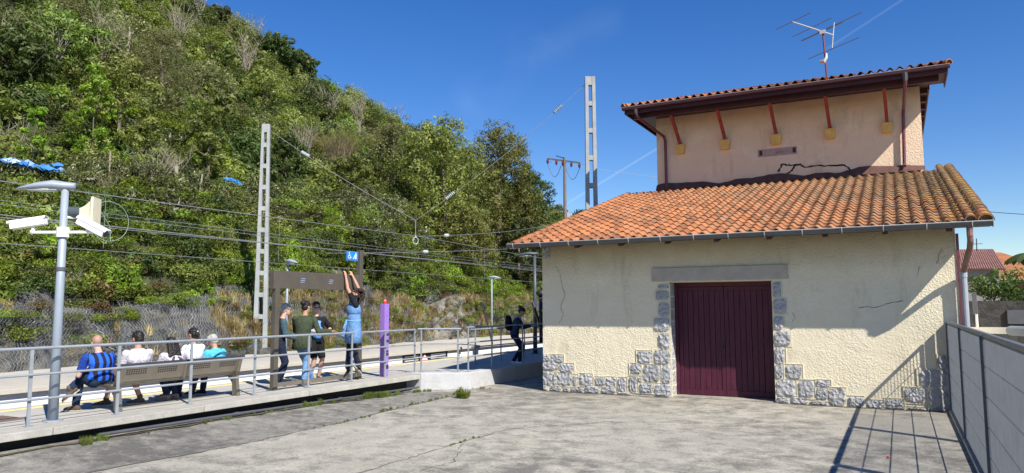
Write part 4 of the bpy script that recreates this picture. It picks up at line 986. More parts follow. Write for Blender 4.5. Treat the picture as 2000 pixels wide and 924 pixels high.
tag(b.build('cable_loop', simple('pale_green_cable', (.25, .34, .28), .5)), 'pale green loop of cable hanging from the overhead wires right of the cameras', 'cable loop')
wire(at(1925, 413, 1, 60), at(2300, 412, 1, 60), .03, .3, 'black cable against the sky at the right edge', mt='wire_dark', grp=None)
wire(ca + V_((0, 0, -.3)), (25, 110, 14), .02, 1.5, 'thin power cable leaving the wooden pole to the right', mt='wire', grp=None)

# dark slanted track sign and stand near the warehouse corner
ts = empty('track_sign', (-12.9, 24.6, PZ), 'thin black slanted pole with a small dark paddle beside the track', 'track sign')
p0, p1 = V_((-12.95, 25.2, .35)), V_(at(941, 590, 1, 24.4)); p0 = V_(at(962, 672, 1, 24.4))
b = MB(); b.tube([p0, p1], .03, 6); b.build('pole', 'black', ts)
b = MB(); b.bar(p1 + V_((-.03, 0, -.02)), p1 + V_((.14, .06, -.26)), .05, .12); b.build('paddle', 'black', ts, bevel=.01)
rs_ = empty('railway_signal', (-8.7, 21.8, PZ), 'dark signal stand with a white ring half hidden by the warehouse corner', 'railway signal')
p0 = V_(at(1064, 664, 1, 21.8)); p1 = V_(at(1040, 590, 1, 21.8))
b = MB(); b.tube([p0, p1], .05, 7); b.build('prop', 'black', rs_)
c0 = V_(at(1060, 597, 1, 21.8)); b = MB(); b.tube([c0 + V_((.16 * math.cos(t), 0, .16 * math.sin(t))) for t in [k * math.pi / 8 for k in range(17)]], .03, 6); b.build('ring', 'white_paint', rs_)
c0 = V_(at(1056, 573, 1, 21.8)); b = MB(); b.ell(c0, (.16, .14, .12)); b.tube([c0, c0 + V_((0, 0, -1.6))], .06, 7); b.build('signal_head', 'black', rs_, smooth=True)

# ============================================================ RIGHT BACKGROUND
hs1 = empty('brown_roof_house', (7, 62, 0), 'distant house with brown ribbed roof right of the downpipe', 'house')
def R4(px, py, y): return V_(at(px, py, 1, y))
a0, a1, a2, a3 = R4(1840, 490, 66), R4(1938, 489, 66), R4(1962, 527, 60), R4(1840, 527, 60)
b = MB(); b.add([a0, a1, a2, a3], [(0, 1, 2, 3)]); 
nr = 26
for k in range(nr + 1):
    p = a0.lerp(a1, k / nr); q_ = a3.lerp(a2, k / nr); b.tube([p + V_((0, 0, .03)), q_ + V_((0, 0, .03))], .09, 5)
b.build('roof', 'house_roof', hs1)
b = MB(); b.add([a3 + V_((0, .4, 0)), a2 + V_((-.3, .4, 0)), V_((a2.x - .3, 60.4, 0)), V_((a3.x, 60.4, 0)), a0 + V_((0, -.2, -.3)), a1 + V_((0, -.2, -.3)), V_((a1.x, 65.8, 0)), V_((a0.x, 65.8, 0))], [(0, 1, 2, 3), (4, 5, 6, 7), (1, 5, 6, 2), (0, 4, 7, 3)]); b.build('wall', simple('house_wall', (.30, .27, .24), .9), hs1)  # plain grey-brown wall colour
o = empty('house_aerial', tuple(R4(1908, 487, 64)), 'thin cross-shaped television aerial on the brown ribbed roof', 'aerial')
b = MB(); b.tube([R4(1908, 490, 64), R4(1907, 466, 64)], .035, 5); b.build('mast', 'black', o)
b = MB(); b.tube([R4(1897, 477, 64), R4(1919, 476, 64)], .02, 5); b.build('rod', 'black', o)
hs2 = empty('orange_roof_house', (10, 75, 0), 'distant house with bright orange tiled roof at the right edge', 'house')
a0, a1, a2, a3 = R4(1938, 493, 80), R4(1955, 493, 80), R4(2120, 545, 72), R4(1925, 545, 72)
b = MB(); b.add([a0, a1, a2, a3], [(0, 1, 2, 3)]); b.build('roof', 'tile_plain', hs2)
b = MB(); b.bx(a3.x, a2.x, 73, 80, 0, a3.z - .05); b.build('wall', M['house_roof'], hs2)
dw = empty('stone_boundary_wall', (5, 29, 0), 'dark stone boundary wall below the leafy shrub at the right', 'wall')
b = MB(); b.bx(1.2, 22, 29, 29.5, 0, 2.05); b.build('masonry', 'dark_wall', dw)
b = MB(); b.bx(3.1, 5.2, 28.9, 29.0, 1.3, 1.75); b.build('grey_panel', 'gutter', dw)
sp = empty('signpost', (2.05, 26, 0), 'slim post with narrow dark plate in front of the dark stone wall', 'signpost')
b = MB(); b.tube([(2.02, 26, 0), (2.02, 26, 2.25)], .035, 8); b.build('post', 'white_paint', sp)
b = MB(); b.bx(1.93, 2.05, 25.95, 25.98, 1.65, 2.3); b.build('plate', 'gutter', sp)
gt_ = empty('barrier_gate', (2.2, 15.8, 0), 'white horizontal barrier gate with thick grey end behind the slat fence', 'barrier')
g0, g1, g2 = V_(at(1895, 645, 1, 17.0)), V_(at(1974, 646, 1, 15.8)), V_(at(2120, 652, 1, 14.0))
b = MB(); b.bar(g0, g1, .05, .12); b.build('boom', 'white_paint', gt_, bevel=.004)
b = MB(); b.tube([g1, g2], .085, 12); b.build('end_tube', 'lamp_grey', gt_)
for t in (0.0, 1.0):
    p = g0.lerp(g2, .06 if t == 0 else .95); b = MB(); b.tube([(p.x, p.y, 0), (p.x, p.y, p.z - .04)], .04, 8); b.build('post', 'gutter', gt_)
b = MB(); b.ell(tuple(at(1735, 893, 2, .02)), (.022, .018, .014)); tag(b.build('litter', 'red', smooth=True), 'small red and dark scrap of litter on the yard', 'litter')
# ============================================================ HILLSIDE
def vnoise(x, y, seed=0):
    """smooth value noise for numpy arrays or floats"""
    xi, yi = np.floor(x), np.floor(y); xf, yf = x - xi, y - yi
    def h(a, c): 
        n = np.sin(a * 127.1 + c * 311.7 + seed * 74.7) * 43758.5453; return n - np.floor(n)
    u, v = xf * xf * (3 - 2 * xf), yf * yf * (3 - 2 * yf)
    return (h(xi, yi) * (1 - u) + h(xi + 1, yi) * u) * (1 - v) + (h(xi, yi + 1) * (1 - u) + h(xi + 1, yi + 1) * u) * v
YR = [-40, 0, 20, 32, 41, 48, 58, 66, 75, 90, 110, 160, 260]
ZR = [34, 33, 27, 20.6, 18.6, 16.6, 15.0, 13.5, 10.5, 6.0, 3.0, 1.5, 1.0]
def terrain(x, y):
    x = np.asarray(x, float); y = np.asarray(y, float)
    u = -19.9 - x + (vnoise(y * .35, 0 * y, 1) - .5) * .8 + (vnoise(y * 1.1, x * .4, 2) - .5) * .35
    t = np.clip(u / 1.1, 0, 1); rockh = 1.75 + (vnoise(y * .22, 0 * y, 5) - .5) * .9
    z = .20 + rockh * t * t * (3 - 2 * t)
    v = np.maximum(u - 1.0, 0)
    prof = np.interp(v, [0, 1.5, 4.2, 5.2, 7.6, 40, 80], [0, 2.1, 5.0, 5.5, 5.9, 44.0, 60])
    z = z + prof + (vnoise(x * .3, y * .3, 3) - .5) * 1.4 * np.clip(v / 3, 0, 1) + (vnoise(x * .9, y * .9, 4) - .5) * .5 * np.clip(u / 1, 0, 1)
    zr = np.interp(y, YR, ZR) + (vnoise(y * .15, 0 * y, 8) - .5) * 1.6
    z = np.where(z > zr, zr + .0 - .06 * (z - zr) * 0.6, z)
    return np.where(u < 0, .1, z)
def hit(px, py, dz=0.0, lift=0.0):
    """where the photo pixel's line of sight meets the hillside (raised by lift)"""
    d = CM @ np.array([px - 1000, 462 - py, F_PX]); d = d / np.linalg.norm(d); t = 15.0
    while t < 220:
        p = np.array([0, 0, EYE]) + d * t
        if p[2] < float(terrain(p[0], p[1])) + lift and p[0] < -19.6: return p
        t += .15
    return None
xs = np.concatenate([np.arange(-19.7, -25, -.22), np.arange(-25, -60, -.7), np.arange(-60, -140, -4)]); ysn = np.concatenate([np.arange(-25, 6, 1.0), np.arange(6, 50, .35), np.arange(50, 110, 1.2), np.arange(110, 260, 6)])
XX, YY = np.meshgrid(xs, ysn, indexing='ij'); ZZ = terrain(XX, YY)
vs = np.stack([XX, YY, ZZ], -1).reshape(-1, 3); nx_, ny_ = XX.shape
ii = (np.arange(nx_ - 1)[:, None] * ny_ + np.arange(ny_ - 1)[None, :]).reshape(-1)
fs = np.stack([ii, ii + 1, ii + ny_ + 1, ii + ny_], -1)
me = bpy.data.meshes.new('hillside'); me.from_pydata(vs.tolist(), [], fs.tolist()); me.materials.append(M['soil']); me.materials.append(M['rock'])
mi = []
for f in fs:
    c = vs[f].mean(0); u = -19.9 - c[0]; mi.append(1 if u < 1.5 + .5 * float(vnoise(c[1] * .5, 0.0, 9)) else 0)
me.polygons.foreach_set('material_index', mi); me.polygons.foreach_set('use_smooth', [False] * len(fs))
hill = bpy.data.objects.new('hillside', me); col.objects.link(hill); struct(hill)
# rough rock face standing in front of the cut slope
def rockface(y0, y1, label, lean=.55, hh=1.95, x0=-19.75, amp=.3, mt='rock', seed=0, name='rock_face'):
    nu, nv = int((y1 - y0) / .16), 16; vs = []
    for i in range(nu + 1):
        y = y0 + (y1 - y0) * i / nu; e = min(1, i / 4, (nu - i) / 4)
        for j in range(nv + 1):
            v = j / nv; z = .18 + hh * v * (.85 + .3 * float(vnoise(y * .3, seed, 11))) * (.4 + .6 * e)
            dx = amp * (float(vnoise(y * .8, z * .9, 12 + seed)) - .5) * 2 + amp * .6 * (float(vnoise(y * 2.2, z * 2.6, 13 + seed)) - .5) * 2 + amp * .3 * (float(vnoise(y * 5, z * 5, 14)) - .5)
            vs.append((x0 - lean * v + dx * math.sin(math.pi * min(1, v + .15)) - (1 - e) * .8, y, z))
    fs = [(i * (nv + 1) + j, (i + 1) * (nv + 1) + j, (i + 1) * (nv + 1) + j + 1, i * (nv + 1) + j + 1) for i in range(nu) for j in range(nv)]
    m_ = MB(); m_.add(vs, fs); o = m_.build(name, mt); return o, vs, nu, nv
ro, rv, nu, nv = rockface(2, 75, '', amp=.42); struct(ro)
M['pale_rock'] = simple('pale_rock_outcrop', (.20, .19, .165), .95, 0, .45, 2.2, bump=1, bscale=6, bdist=.2)
for (px, yy, w, h, lab) in ((900, 0, 4.6, 2.3, 'pale bare rock outcrop rising left of the far thin lamp'), (455, 0, 2.6, 1.5, 'grey rock slab with a pale seam under the wire netting left of the ladder mast')):
    c = at(px, 640, 0, -19.6); nu2 = 22; m_ = MB(); V2 = []
    for i in range(nu2 + 1):
        for j in range(nu2 + 1):
            a, v = i / nu2 * 2 - 1, j / nu2; r = math.sqrt(max(0, 1 - abs(a) ** 2.2 * .95))
            V2.append((-19.5 - .75 * v - (1 - r) * .9 + .35 * (float(vnoise(a * 4 + px, v * 5, 21)) - .5) + .12 * (float(vnoise(a * 14, v * 14, 22)) - .5), c[1] + a * w / 2 + v * .3, .2 + h * v * (.25 + .75 * r)))
    m_.add(V2, [(i * (nu2 + 1) + j, (i + 1) * (nu2 + 1) + j, (i + 1) * (nu2 + 1) + j + 1, i * (nu2 + 1) + j + 1) for i in range(nu2) for j in range(nu2)])
    tag(m_.build('rock_outcrop', 'pale_rock' if h > 2 else 'rock'), lab, 'rock')
# wire netting hung over the rock
m_ = MB()
def rp(y, v):
    i = min(max((y - 2) / 73 * nu, 0), nu - 1e-3); j = min(v * nv, nv - 1e-3); i0, j0 = int(i), int(j); a = Vector(rv[i0 * (nv + 1) + j0]).lerp(Vector(rv[(i0 + 1) * (nv + 1) + j0]), i - i0); c = Vector(rv[i0 * (nv + 1) + j0 + 1]).lerp(Vector(rv[(i0 + 1) * (nv + 1) + j0 + 1]), i - i0)
    return a.lerp(c, j - j0) + Vector((.06, 0, .03))
yy = 3.0
while yy < 55:
    step = .105 if yy < 30 else .2; K = 22
    for sgn in (-1, 1):
        P = []
        for k in range(K + 1):
            v = k / K; y = yy + sgn * v * .9 + (.028 if k % 2 else -.028)
            if 2 < y < 74: P.append(rp(y, v))
        if len(P) > 2: m_.tube(P, .0042, 3, caps=False)
    yy += step
tag(m_.build('rockfall_netting', simple('netting_wire', (.27, .28, .28), .5, .2)), 'grey wire rockfall netting draped over the dark rock behind the track', 'netting')

# ---- leaf clump prototypes (meshes)
def leaf_mesh(name, n, size, mt, shape='ball', clumps=30, seed=0, aspect=.6, tintlo=0, tinthi=1, r=1.0, droop=0.0, twigs=0):
    g = np.random.default_rng(seed)
    if shape == 'ball':
        c = g.normal(size=(clumps, 3)); c /= np.linalg.norm(c, axis=1)[:, None]; c *= (g.random((clumps, 1)) ** .45) * .82; c[:, 2] = np.abs(c[:, 2]) * .95 - .12
        k = g.integers(0, clumps, n); rad = g.uniform(.14, .30, clumps)[k]
        o = g.normal(size=(n, 3)); o /= np.linalg.norm(o, axis=1)[:, None]; p = c[k] + o * (rad * g.random(n) ** .33)[:, None]; out = o * .8 + c[k] * .6
        ct = g.random(clumps)[k]
    elif shape == 'flat':
        p = np.stack([g.uniform(-1, 1, n), g.uniform(-1, 1, n), g.random(n) ** 1.2 * .42], 1); o = g.normal(size=(n, 3)); out = o * .6 + np.array([.4, 0, .9]); ct = vnoise(p[:, 0] * 2 + seed, p[:, 1] * 2, seed)
    elif shape == 'spire':
        h = g.random(n); a = g.random(n) * 6.283; rr = (1 - h) ** .6 * .45 * g.random(n) ** .4; p = np.stack([rr * np.cos(a), rr * np.sin(a), h * 1.9 - .1], 1); out = p * [1, 1, .2] + g.normal(size=(n, 3)) * .3; ct = g.random(n)
    p = p * r; nrm = out + g.normal(size=(n, 3)) * .45; nrm /= np.linalg.norm(nrm, axis=1)[:, None]
    a = np.cross(nrm, g.normal(size=(n, 3))); a /= np.linalg.norm(a, axis=1)[:, None]; b_ = np.cross(nrm, a)
    s = size * g.uniform(.6, 1.35, n)[:, None]
    vv = np.stack([p - a * s, p + b_ * s * aspect * .6 , p + a * s, p - b_ * s * aspect * .6], 1).reshape(-1, 3)
    tint = np.clip(tintlo + (tinthi - tintlo) * (.55 * ct + .45 * g.random(n)) + g.normal(size=n) * .08, 0, 1)
    me = bpy.data.meshes.new(name); me.vertices.add(4 * n); me.vertices.foreach_set('co', vv.astype(np.float32).ravel())
    me.loops.add(4 * n); me.loops.foreach_set('vertex_index', np.arange(4 * n, dtype=np.int32)); me.polygons.add(n); me.polygons.foreach_set('loop_start', np.arange(0, 4 * n, 4, dtype=np.int32))
    try: me.polygons.foreach_set('loop_total', np.full(n, 4, dtype=np.int32))
    except Exception: pass
    me.update(); at_ = me.attributes.new('tint', 'FLOAT', 'FACE'); at_.data.foreach_set('value', tint.astype(np.float32)); me.materials.append(M[mt]); return me
def blades_mesh(name, n, h, mt, spread=.12, lean=.5, seed=0, w=.008):
    g = random.Random(seed); m_ = MB()
    for _ in range(n):
        a = g.random() * 6.283; r = spread * math.sqrt(g.random()); x, y = r * math.cos(a), r * math.sin(a); L = h * g.uniform(.5, 1.1); b2 = g.random() * 6.283; l = lean * g.uniform(.2, 1) * L
        dx, dy = math.cos(b2), math.sin(b2); sx, sy = -dy * w, dx * w; m_.ct = g.random()
        m_.add([(x - sx, y - sy, 0), (x + sx, y + sy, 0), (x + dx * l * .4 + sx * .7, y + dy * l * .4 + sy * .7, L * .6), (x + dx * l * .4 - sx * .7, y + dy * l * .4 - sy * .7, L * .6), (x + dx * l, y + dy * l, L * .9)], [(0, 1, 2, 3), (3, 2, 4)])
    me = bpy.data.meshes.new(name); me.from_pydata(m_.v, [], m_.f); at_ = me.attributes.new('tint', 'FLOAT', 'FACE'); at_.data.foreach_set('value', m_.tint); me.materials.append(M[mt]); return me
def twig_mesh(name, n, h, mt, seed=0, r0=.02, fan=.5, sub=3):
    g = random.Random(seed); m_ = MB()
    for _ in range(n):
        a = g.random() * 6.283; l = g.uniform(.1, fan); L = h * g.uniform(.6, 1.1); P = [Vector((0, 0, -.2))]
        for k in range(1, 6):
            t = k / 5; P.append(Vector((math.cos(a) * l * L * t ** 1.3 + g.uniform(-.04, .04) * L, math.sin(a) * l * L * t ** 1.3 + g.uniform(-.04, .04) * L, L * t)))
        m_.tube(P, [r0 * (1 - .8 * k / 5) for k in range(6)], 4, caps=False)
        for s in range(sub):
            k = g.randint(2, 4); p = P[k]; d = Vector((g.uniform(-1, 1), g.uniform(-1, 1), g.uniform(.3, 1.2))).normalized() * L * .3; m_.tube([p, p + d * .5, p + d + Vector((0, 0, .03))], [r0 * .4, r0 * .3, r0 * .12], 3, caps=False)
    me = bpy.data.meshes.new(name); me.from_pydata(m_.v, [], m_.f); me.materials.append(M[mt]); return me
PR = dict(
    dark=leaf_mesh('dark_clump', 1500, .085, 'leaf_dark', seed=1), dark2=leaf_mesh('dark_clump', 1500, .10, 'leaf_dark', seed=2, clumps=22),
    mid=leaf_mesh('mid_clump', 1600, .075, 'leaf_mid', seed=3), mid2=leaf_mesh('mid_clump', 1500, .06, 'leaf_mid', seed=4, clumps=45),
    bright=leaf_mesh('bright_clump', 1300, .095, 'leaf_bright', seed=5), bright2=leaf_mesh('bright_clump', 1200, .11, 'leaf_bright', seed=6, clumps=18),
    grey=leaf_mesh('grey_clump', 1500, .05, 'leaf_grey', seed=7, clumps=50), olive=leaf_mesh('olive_clump', 1500, .07, 'leaf_olive', seed=8, clumps=34),
    bram=leaf_mesh('bramble_clump', 1700, .07, 'leaf_bramble', seed=9, clumps=40), red=leaf_mesh('red_clump', 1200, .07, 'leaf_red', seed=10),
    ivy=leaf_mesh('ivy_mat', 900, .075, 'leaf_mid', 'flat', seed=11), ivyb=leaf_mesh('ivy_mat', 900, .075, 'leaf_bright', 'flat', seed=12), ivyd=leaf_mesh('ivy_mat', 900, .07, 'leaf_dark', 'flat', seed=13),
    bdark=leaf_mesh('large_dark_shrub', 5200, .048, 'leaf_dark', seed=21, clumps=75), bmid=leaf_mesh('large_mid_shrub', 5200, .045, 'leaf_mid', seed=22, clumps=70), bgrey=leaf_mesh('large_grey_shrub', 5200, .032, 'leaf_grey', seed=23, clumps=110, aspect=.45),
    bolive=leaf_mesh('large_olive_shrub', 5200, .042, 'leaf_olive', seed=24, clumps=80), bbram=leaf_mesh('large_bramble', 5200, .045, 'leaf_bramble', seed=25, clumps=95), bbright=leaf_mesh('large_bright_shrub', 4200, .055, 'leaf_bright', seed=26, clumps=60),
    straw=blades_mesh('straw_tuft', 70, .6, 'straw', .15, .9, 14, .012), grass=blades_mesh('grass_tuft', 60, .32, 'grass', .12, .6, 15, .008), twig=twig_mesh('twigs', 12, 1.6, 'twig', 16), twig2=twig_mesh('twigs', 18, 1.2, 'twig', 17, .014, .9, 5))

def scatter(name, label_kind, keys, pts):
    """pts: list of (x, y, z, scale, rotz, key); one object whose geometry nodes instance the clumps"""
    cl = bpy.data.collections.new(name + '_sources')
    order = sorted(set(keys)); idx = {}
    for i, k in enumerate(order):
        o = bpy.data.objects.new('a%02d' % i, PR[k]); cl.objects.link(o); idx[k] = i
    me = bpy.data.meshes.new(name); n = len(pts); me.vertices.add(n); me.vertices.foreach_set('co', np.array([p[:3] for p in pts], np.float32).ravel())
    for nm, tp_, vals in (('sc', 'FLOAT', [p[3] for p in pts]), ('rz', 'FLOAT', [p[4] for p in pts]), ('ix', 'INT', [idx[p[5]] for p in pts])):
        a = me.attributes.new(nm, tp_, 'POINT'); a.data.foreach_set('value', vals)
    o = bpy.data.objects.new(name, me); col.objects.link(o); o['kind'] = label_kind
    ng = bpy.data.node_groups.new(name, 'GeometryNodeTree'); ng.interface.new_socket('Geometry', in_out='INPUT', socket_type='NodeSocketGeometry'); ng.interface.new_socket('Geometry', in_out='OUTPUT', socket_type='NodeSocketGeometry')
    N = ng.nodes.new; L = ng.links.new; gi, go = N('NodeGroupInput'), N('NodeGroupOutput'); ip = N('GeometryNodeInstanceOnPoints'); ci = N('GeometryNodeCollectionInfo')
    ci.inputs['Collection'].default_value = cl; ci.inputs['Separate Children'].default_value = True; ci.inputs['Reset Children'].default_value = True
    def na(nm, t):
        x = N('GeometryNodeInputNamedAttribute'); x.data_type = t; x.inputs['Name'].default_value = nm; return x.outputs['Attribute']
    cx = N('ShaderNodeCombineXYZ'); L(na('rz', 'FLOAT'), cx.inputs[2]); cs = N('ShaderNodeCombineXYZ'); s = na('sc', 'FLOAT')
    for k in range(3): L(s, cs.inputs[k])
    L(gi.outputs[0], ip.inputs['Points']); L(ci.outputs[0], ip.inputs['Instance']); ip.inputs['Pick Instance'].default_value = True; L(na('ix', 'INT'), ip.inputs['Instance Index'])
    L(cx.outputs[0], ip.inputs['Rotation']); L(cs.outputs[0], ip.inputs['Scale']); L(ip.outputs[0], go.inputs[0])
    md = o.modifiers.new('scatter', 'NODES'); md.node_group = ng; return o

# ---- undergrowth: low rock band, bramble hedge, upper scrub
pts = []; G = random.Random(5)
def pick(w):
    t = G.random() * sum(x[1] for x in w)
    for k, v in w:
        t -= v
        if t <= 0: return k
    return w[-1][0]
def put(x, y, s, k, sink=.25): pts.append((x, y, float(terrain(x, y)) - sink * s, s, G.random() * 6.283, k))
low = []
# ivy and creepers hanging over the top of the rock
y = 3.0
while y < 80:
    for u in np.arange(.8, 4.6, .42):
        nz_ = float(vnoise(y * .25, u * .5, 31)); nz2 = float(vnoise(y * .6, u * .9, 33))
        if u < 1.25 and nz_ < .5: continue
        k = pick([('ivy', 3), ('ivyb', 5 if nz_ > .52 else .6), ('ivyd', 2.5 if nz_ < .5 else .8), ('red', .5 if nz2 > .55 else .1)])
        put(-19.9 - u + G.uniform(-.2, .2), y + G.uniform(-.25, .25), G.uniform(.45, .8), k, .12)
    y += .5 if y < 40 else .8
y = 3.0
while y < 82:
    for u in np.arange(1.5, 8.2, .8):
        nz_ = float(vnoise(y * .18, u * .3, 35)); nz2 = float(vnoise(y * .5, u * .7, 36))
        if u < 3.2:
            w = [('bright', 3.4 if nz_ > .48 else .4), ('mid', 1.6), ('dark', 1.8), ('bright2', 2.4 if nz_ > .52 else .2), ('red', .35), ('twig2', .25)]
            s = G.uniform(.45, 1.0)
        elif u < 6.3:
            w = [('bram', 6), ('dark', 1.6), ('mid', 1), ('olive', .8), ('red', .4), ('twig2', .8)]; s = G.uniform(.65, 1.35)
        else:
            w = [('bram', 1), ('grey', 2), ('olive', 1), ('mid2', 1), ('straw', 3 if y < 24 else .5)]; s = G.uniform(.3, .7) if y < 24 else G.uniform(.5, .9)
        if G.random() < .93: put(-19.9 - u + G.uniform(-.35, .35), y + G.uniform(-.4, .4), s * (1.25 if y > 45 else 1), pick(w))
    y += .8 if y < 45 else 1.2
# upper slope
y = 2.0
while y < 100:
    umax = 34 - .15 * y
    u = 8.0
    while u < umax:
        x = -19.9 - u; n1 = float(vnoise(y * .09, u * .13, 41)); n2 = float(vnoise(y * .2, u * .25, 42)); n3 = float(vnoise(y * .33, u * .3, 44))
        w = [('grey', 3.2 if n1 > .5 else .8), ('mid', 1.6 if n2 > .5 else .6), ('dark', 2.2 if n2 < .42 else .3), ('olive', 1.6), ('mid2', 1.5), ('bright', 1.7 if n3 > .66 else .12), ('bram', .5), ('twig', .6 if n1 > .48 else .15), ('straw', .3), ('dark2', 1.4 if n3 < .3 else .2)]
        k = pick(w); s = G.uniform(.7, 1.35)
        if k in ('dark', 'dark2', 'mid') and G.random() < .25: s *= 1.6
        if k == 'twig': s *= 1.1
        put(x + G.uniform(-.6, .6), y + G.uniform(-.6, .6), s, k, .15)
        u += .85
    y += .9 if y < 60 else 1.3
y = 2.0
while y < 100:
    u = 5.5
    while u < 34 - .15 * y:
        if u < 7.5 and G.random() < .7: u += 1.05; continue
        n1 = float(vnoise(y * .15, u * .2, 47)); put(-19.9 - u + G.uniform(-.5, .5), y + G.uniform(-.5, .5), G.uniform(.7, 1.1), pick([('ivy', 2), ('ivyd', 1.5), ('ivyb', 1.6 if n1 > .55 else .15)]), -.02)
        if n1 > .62 and G.random() < .5: put(-19.9 - u, y, G.uniform(.5, 1.0), pick([('bright', 1), ('bright2', 1), ('grey', 1)]), 0)
        u += 1.05
    y += 1.05
for _ in range(330):
    y = G.uniform(6, 92) ; u = G.uniform(8.6, 32 - .13 * y); n1 = float(vnoise(y * .09, u * .13, 41)); n3 = float(vnoise(y * .33, u * .3, 44))
    k = pick([('bdark', 1.2 if n3 < .5 else .4), ('bmid', 1.6), ('bgrey', 3.0 if n1 > .48 else .9), ('bolive', 1.5), ('bbright', 1.1 if n3 > .6 else .15)]); put(-19.9 - u, y, G.uniform(1.3, 2.3), k, .1)
for _ in range(190):
    y = G.uniform(4, 80); u = G.uniform(2.8, 6.6); put(-19.9 - u, y, G.uniform(.9, 1.5), pick([('bbram', 5), ('bdark', 1.3), ('bmid', .8), ('bolive', .7)]), .1)
for _ in range(80):
    y = G.uniform(4, 70); u = G.uniform(1.4, 3.0); put(-19.9 - u, y, G.uniform(.7, 1.1), pick([('bbright', 3), ('bmid', 1), ('bdark', 1)]), .1)
und = scatter('hillside_undergrowth', 'stuff', [p[5] for p in pts], pts); und['label'] = 'dense mixed scrub, brambles and ivy covering the hillside'
# dry grass tufts on the netted rock
pts = []
for _ in range(1500):
    y = G.uniform(4, 60); v = G.random() ** .8; nzv = float(vnoise(y * .5, v * 2, 51))
    if nzv < .38: continue
    p = rp(y, v) - Vector((.1, 0, .04)); pts.append((p.x, p.y, p.z, G.uniform(.4, 1.25), G.random() * 6.28, pick([('straw', 5), ('grass', .9), ('twig2', .25), ('red', .3), ('ivyb', .03)])))
pts = [(p[0], p[1], p[2], p[3] * (.3 if p[5] in ('twig2', 'red', 'ivyb') else .8), p[4], p[5]) for p in pts]
# reddish/yellow dry bank beyond the outcrop
for _ in range(420):
    y = G.uniform(27, 64); u = G.uniform(.1, 3.2); x = -19.9 - u; pts.append((x, y, float(terrain(x, y)) - .05, G.uniform(.5, 1.1), G.random() * 6.28, pick([('straw', 6), ('grass', 1), ('red', .25)])))
pts = [(p[0], p[1], p[2], p[3] * (.6 if p[5] == 'red' and p[3] > .45 else 1), p[4], p[5]) for p in pts]
for _ in range(1700):
    y = G.uniform(17, 62); v = G.random(); p = rp(y, v) - Vector((.12, 0, .05)); k = pick([('straw', 3), ('grass', 3.4), ('red', .9), ('ivyb', .8), ('ivy', 1.0), ('twig2', .3)]); pts.append((p.x, p.y, p.z, G.uniform(.45, 1.1) * (1 if k in ('straw', 'grass') else .38), G.random() * 6.28, k))
for _ in range(25):
    y = G.uniform(3, 19); v = G.uniform(.8, 1.0); p = rp(y, v) - Vector((.10, 0, .05)); k = pick([('ivyb', 1), ('ivy', 1), ('bright', .8), ('red', .5)]); pts.append((p.x, p.y, p.z, G.uniform(.25, .5), G.random() * 6.28, k))
rg = scatter('dry_grass', 'stuff', [p[5] for p in pts], pts); rg['label'] = 'dry straw tufts growing on the netted rock'
# weeds along the platform foot and the joint
pts = []
def strip(P, n, w, smin, smax, ks, z=0.0):
    for _ in range(n):
        i = G.randrange(len(P) - 1); t = G.random(); pts.append((P[i][0] * (1 - t) + P[i + 1][0] * t + G.uniform(-w, w), P[i][1] * (1 - t) + P[i + 1][1] * t + G.uniform(-w, w), z, G.uniform(smin, smax), G.random() * 6.28, pick(ks)))
gk = [('grass', 3), ('bright', .25), ('straw', .5)]
strip([(-9.85, 12.2), (-9.75, 13.4)], 26, .08, .25, .5, [('grass', 1)]); strip([(-9.85, 10.5), (-9.85, 11.0)], 8, .05, .2, .4, [('grass', 1)]); strip([(-9.86, 6.3), (-9.86, 6.7)], 8, .06, .25, .45, [('grass', 1)])
strip([(-9.85, 7.2), (-9.85, 12)], 30, .05, .10, .25, [('grass', 1)]); strip([(-8.5, 11.0), (-8.6, 12.9), (-8.75, 14.2)], 26, .04, .10, .28, gk[:1]); strip([(-8.34, 9.0), (-8.34, 10.6)], 12, .03, .08, .2, gk[:1])
strip([(-5.6, 8.8), (-5.58, 9.6)], 14, .04, .06, .14, gk[:1]); strip([(-9.8, 13.9), (-9.6, 14.3)], 12, .06, .12, .3, gk[:1]); strip([(-9.3, 14.9), (-8.6, 15.3)], 10, .05, .08, .16, [('straw', 1)])
pts = [(p[0], p[1], p[2], p[3], p[4], p[5]) for p in pts]
pts = [(p[0], p[1], yardz(p[0], p[1]) + .002 if p[0] < -8.5 else p[2], p[3], p[4], p[5]) for p in pts]
we = scatter('weeds', 'stuff', [p[5] for p in pts], pts); we['label'] = 'small green weeds along the platform foot and yard joint'

# ---- individual trees and shrubs
def limbs(m_, base, h, r, g, n=5, spread=.5, first=.35):
    tips = []; P = [Vector(base) + Vector((g.uniform(-.05, .05) * h * t, g.uniform(-.05, .05) * h * t, h * t - .3 * (t == 0))) for t in (0, .25, .5, .75, .95)]
    m_.tube(P, [r, r * .8, r * .6, r * .4, r * .15], 8, caps=False)
    for k in range(n):
        t = first + (0.9 - first) * k / n; p = P[0].lerp(P[-1], t); a = k * 2.4 + g.random(); L = h * spread * (1.1 - t * .6) * g.uniform(.7, 1.1)
        e = p + Vector((math.cos(a) * L, math.sin(a) * L, L * g.uniform(.35, .8))); q_ = p.lerp(e, .5) + Vector((0, 0, -.05 * L)); m_.tube([p, q_, e], [r * .45 * (1.1 - t), r * .28 * (1.1 - t), r * .08], 6, caps=False); tips.append(e)
        for _ in range(2):
            e2 = q_ + Vector((g.uniform(-1, 1), g.uniform(-1, 1), g.uniform(.2, 1))) * L * .45; m_.tube([q_, e2], [r * .16, r * .05], 4, caps=False); tips.append(e2)
    tips.append(P[-1]); return tips
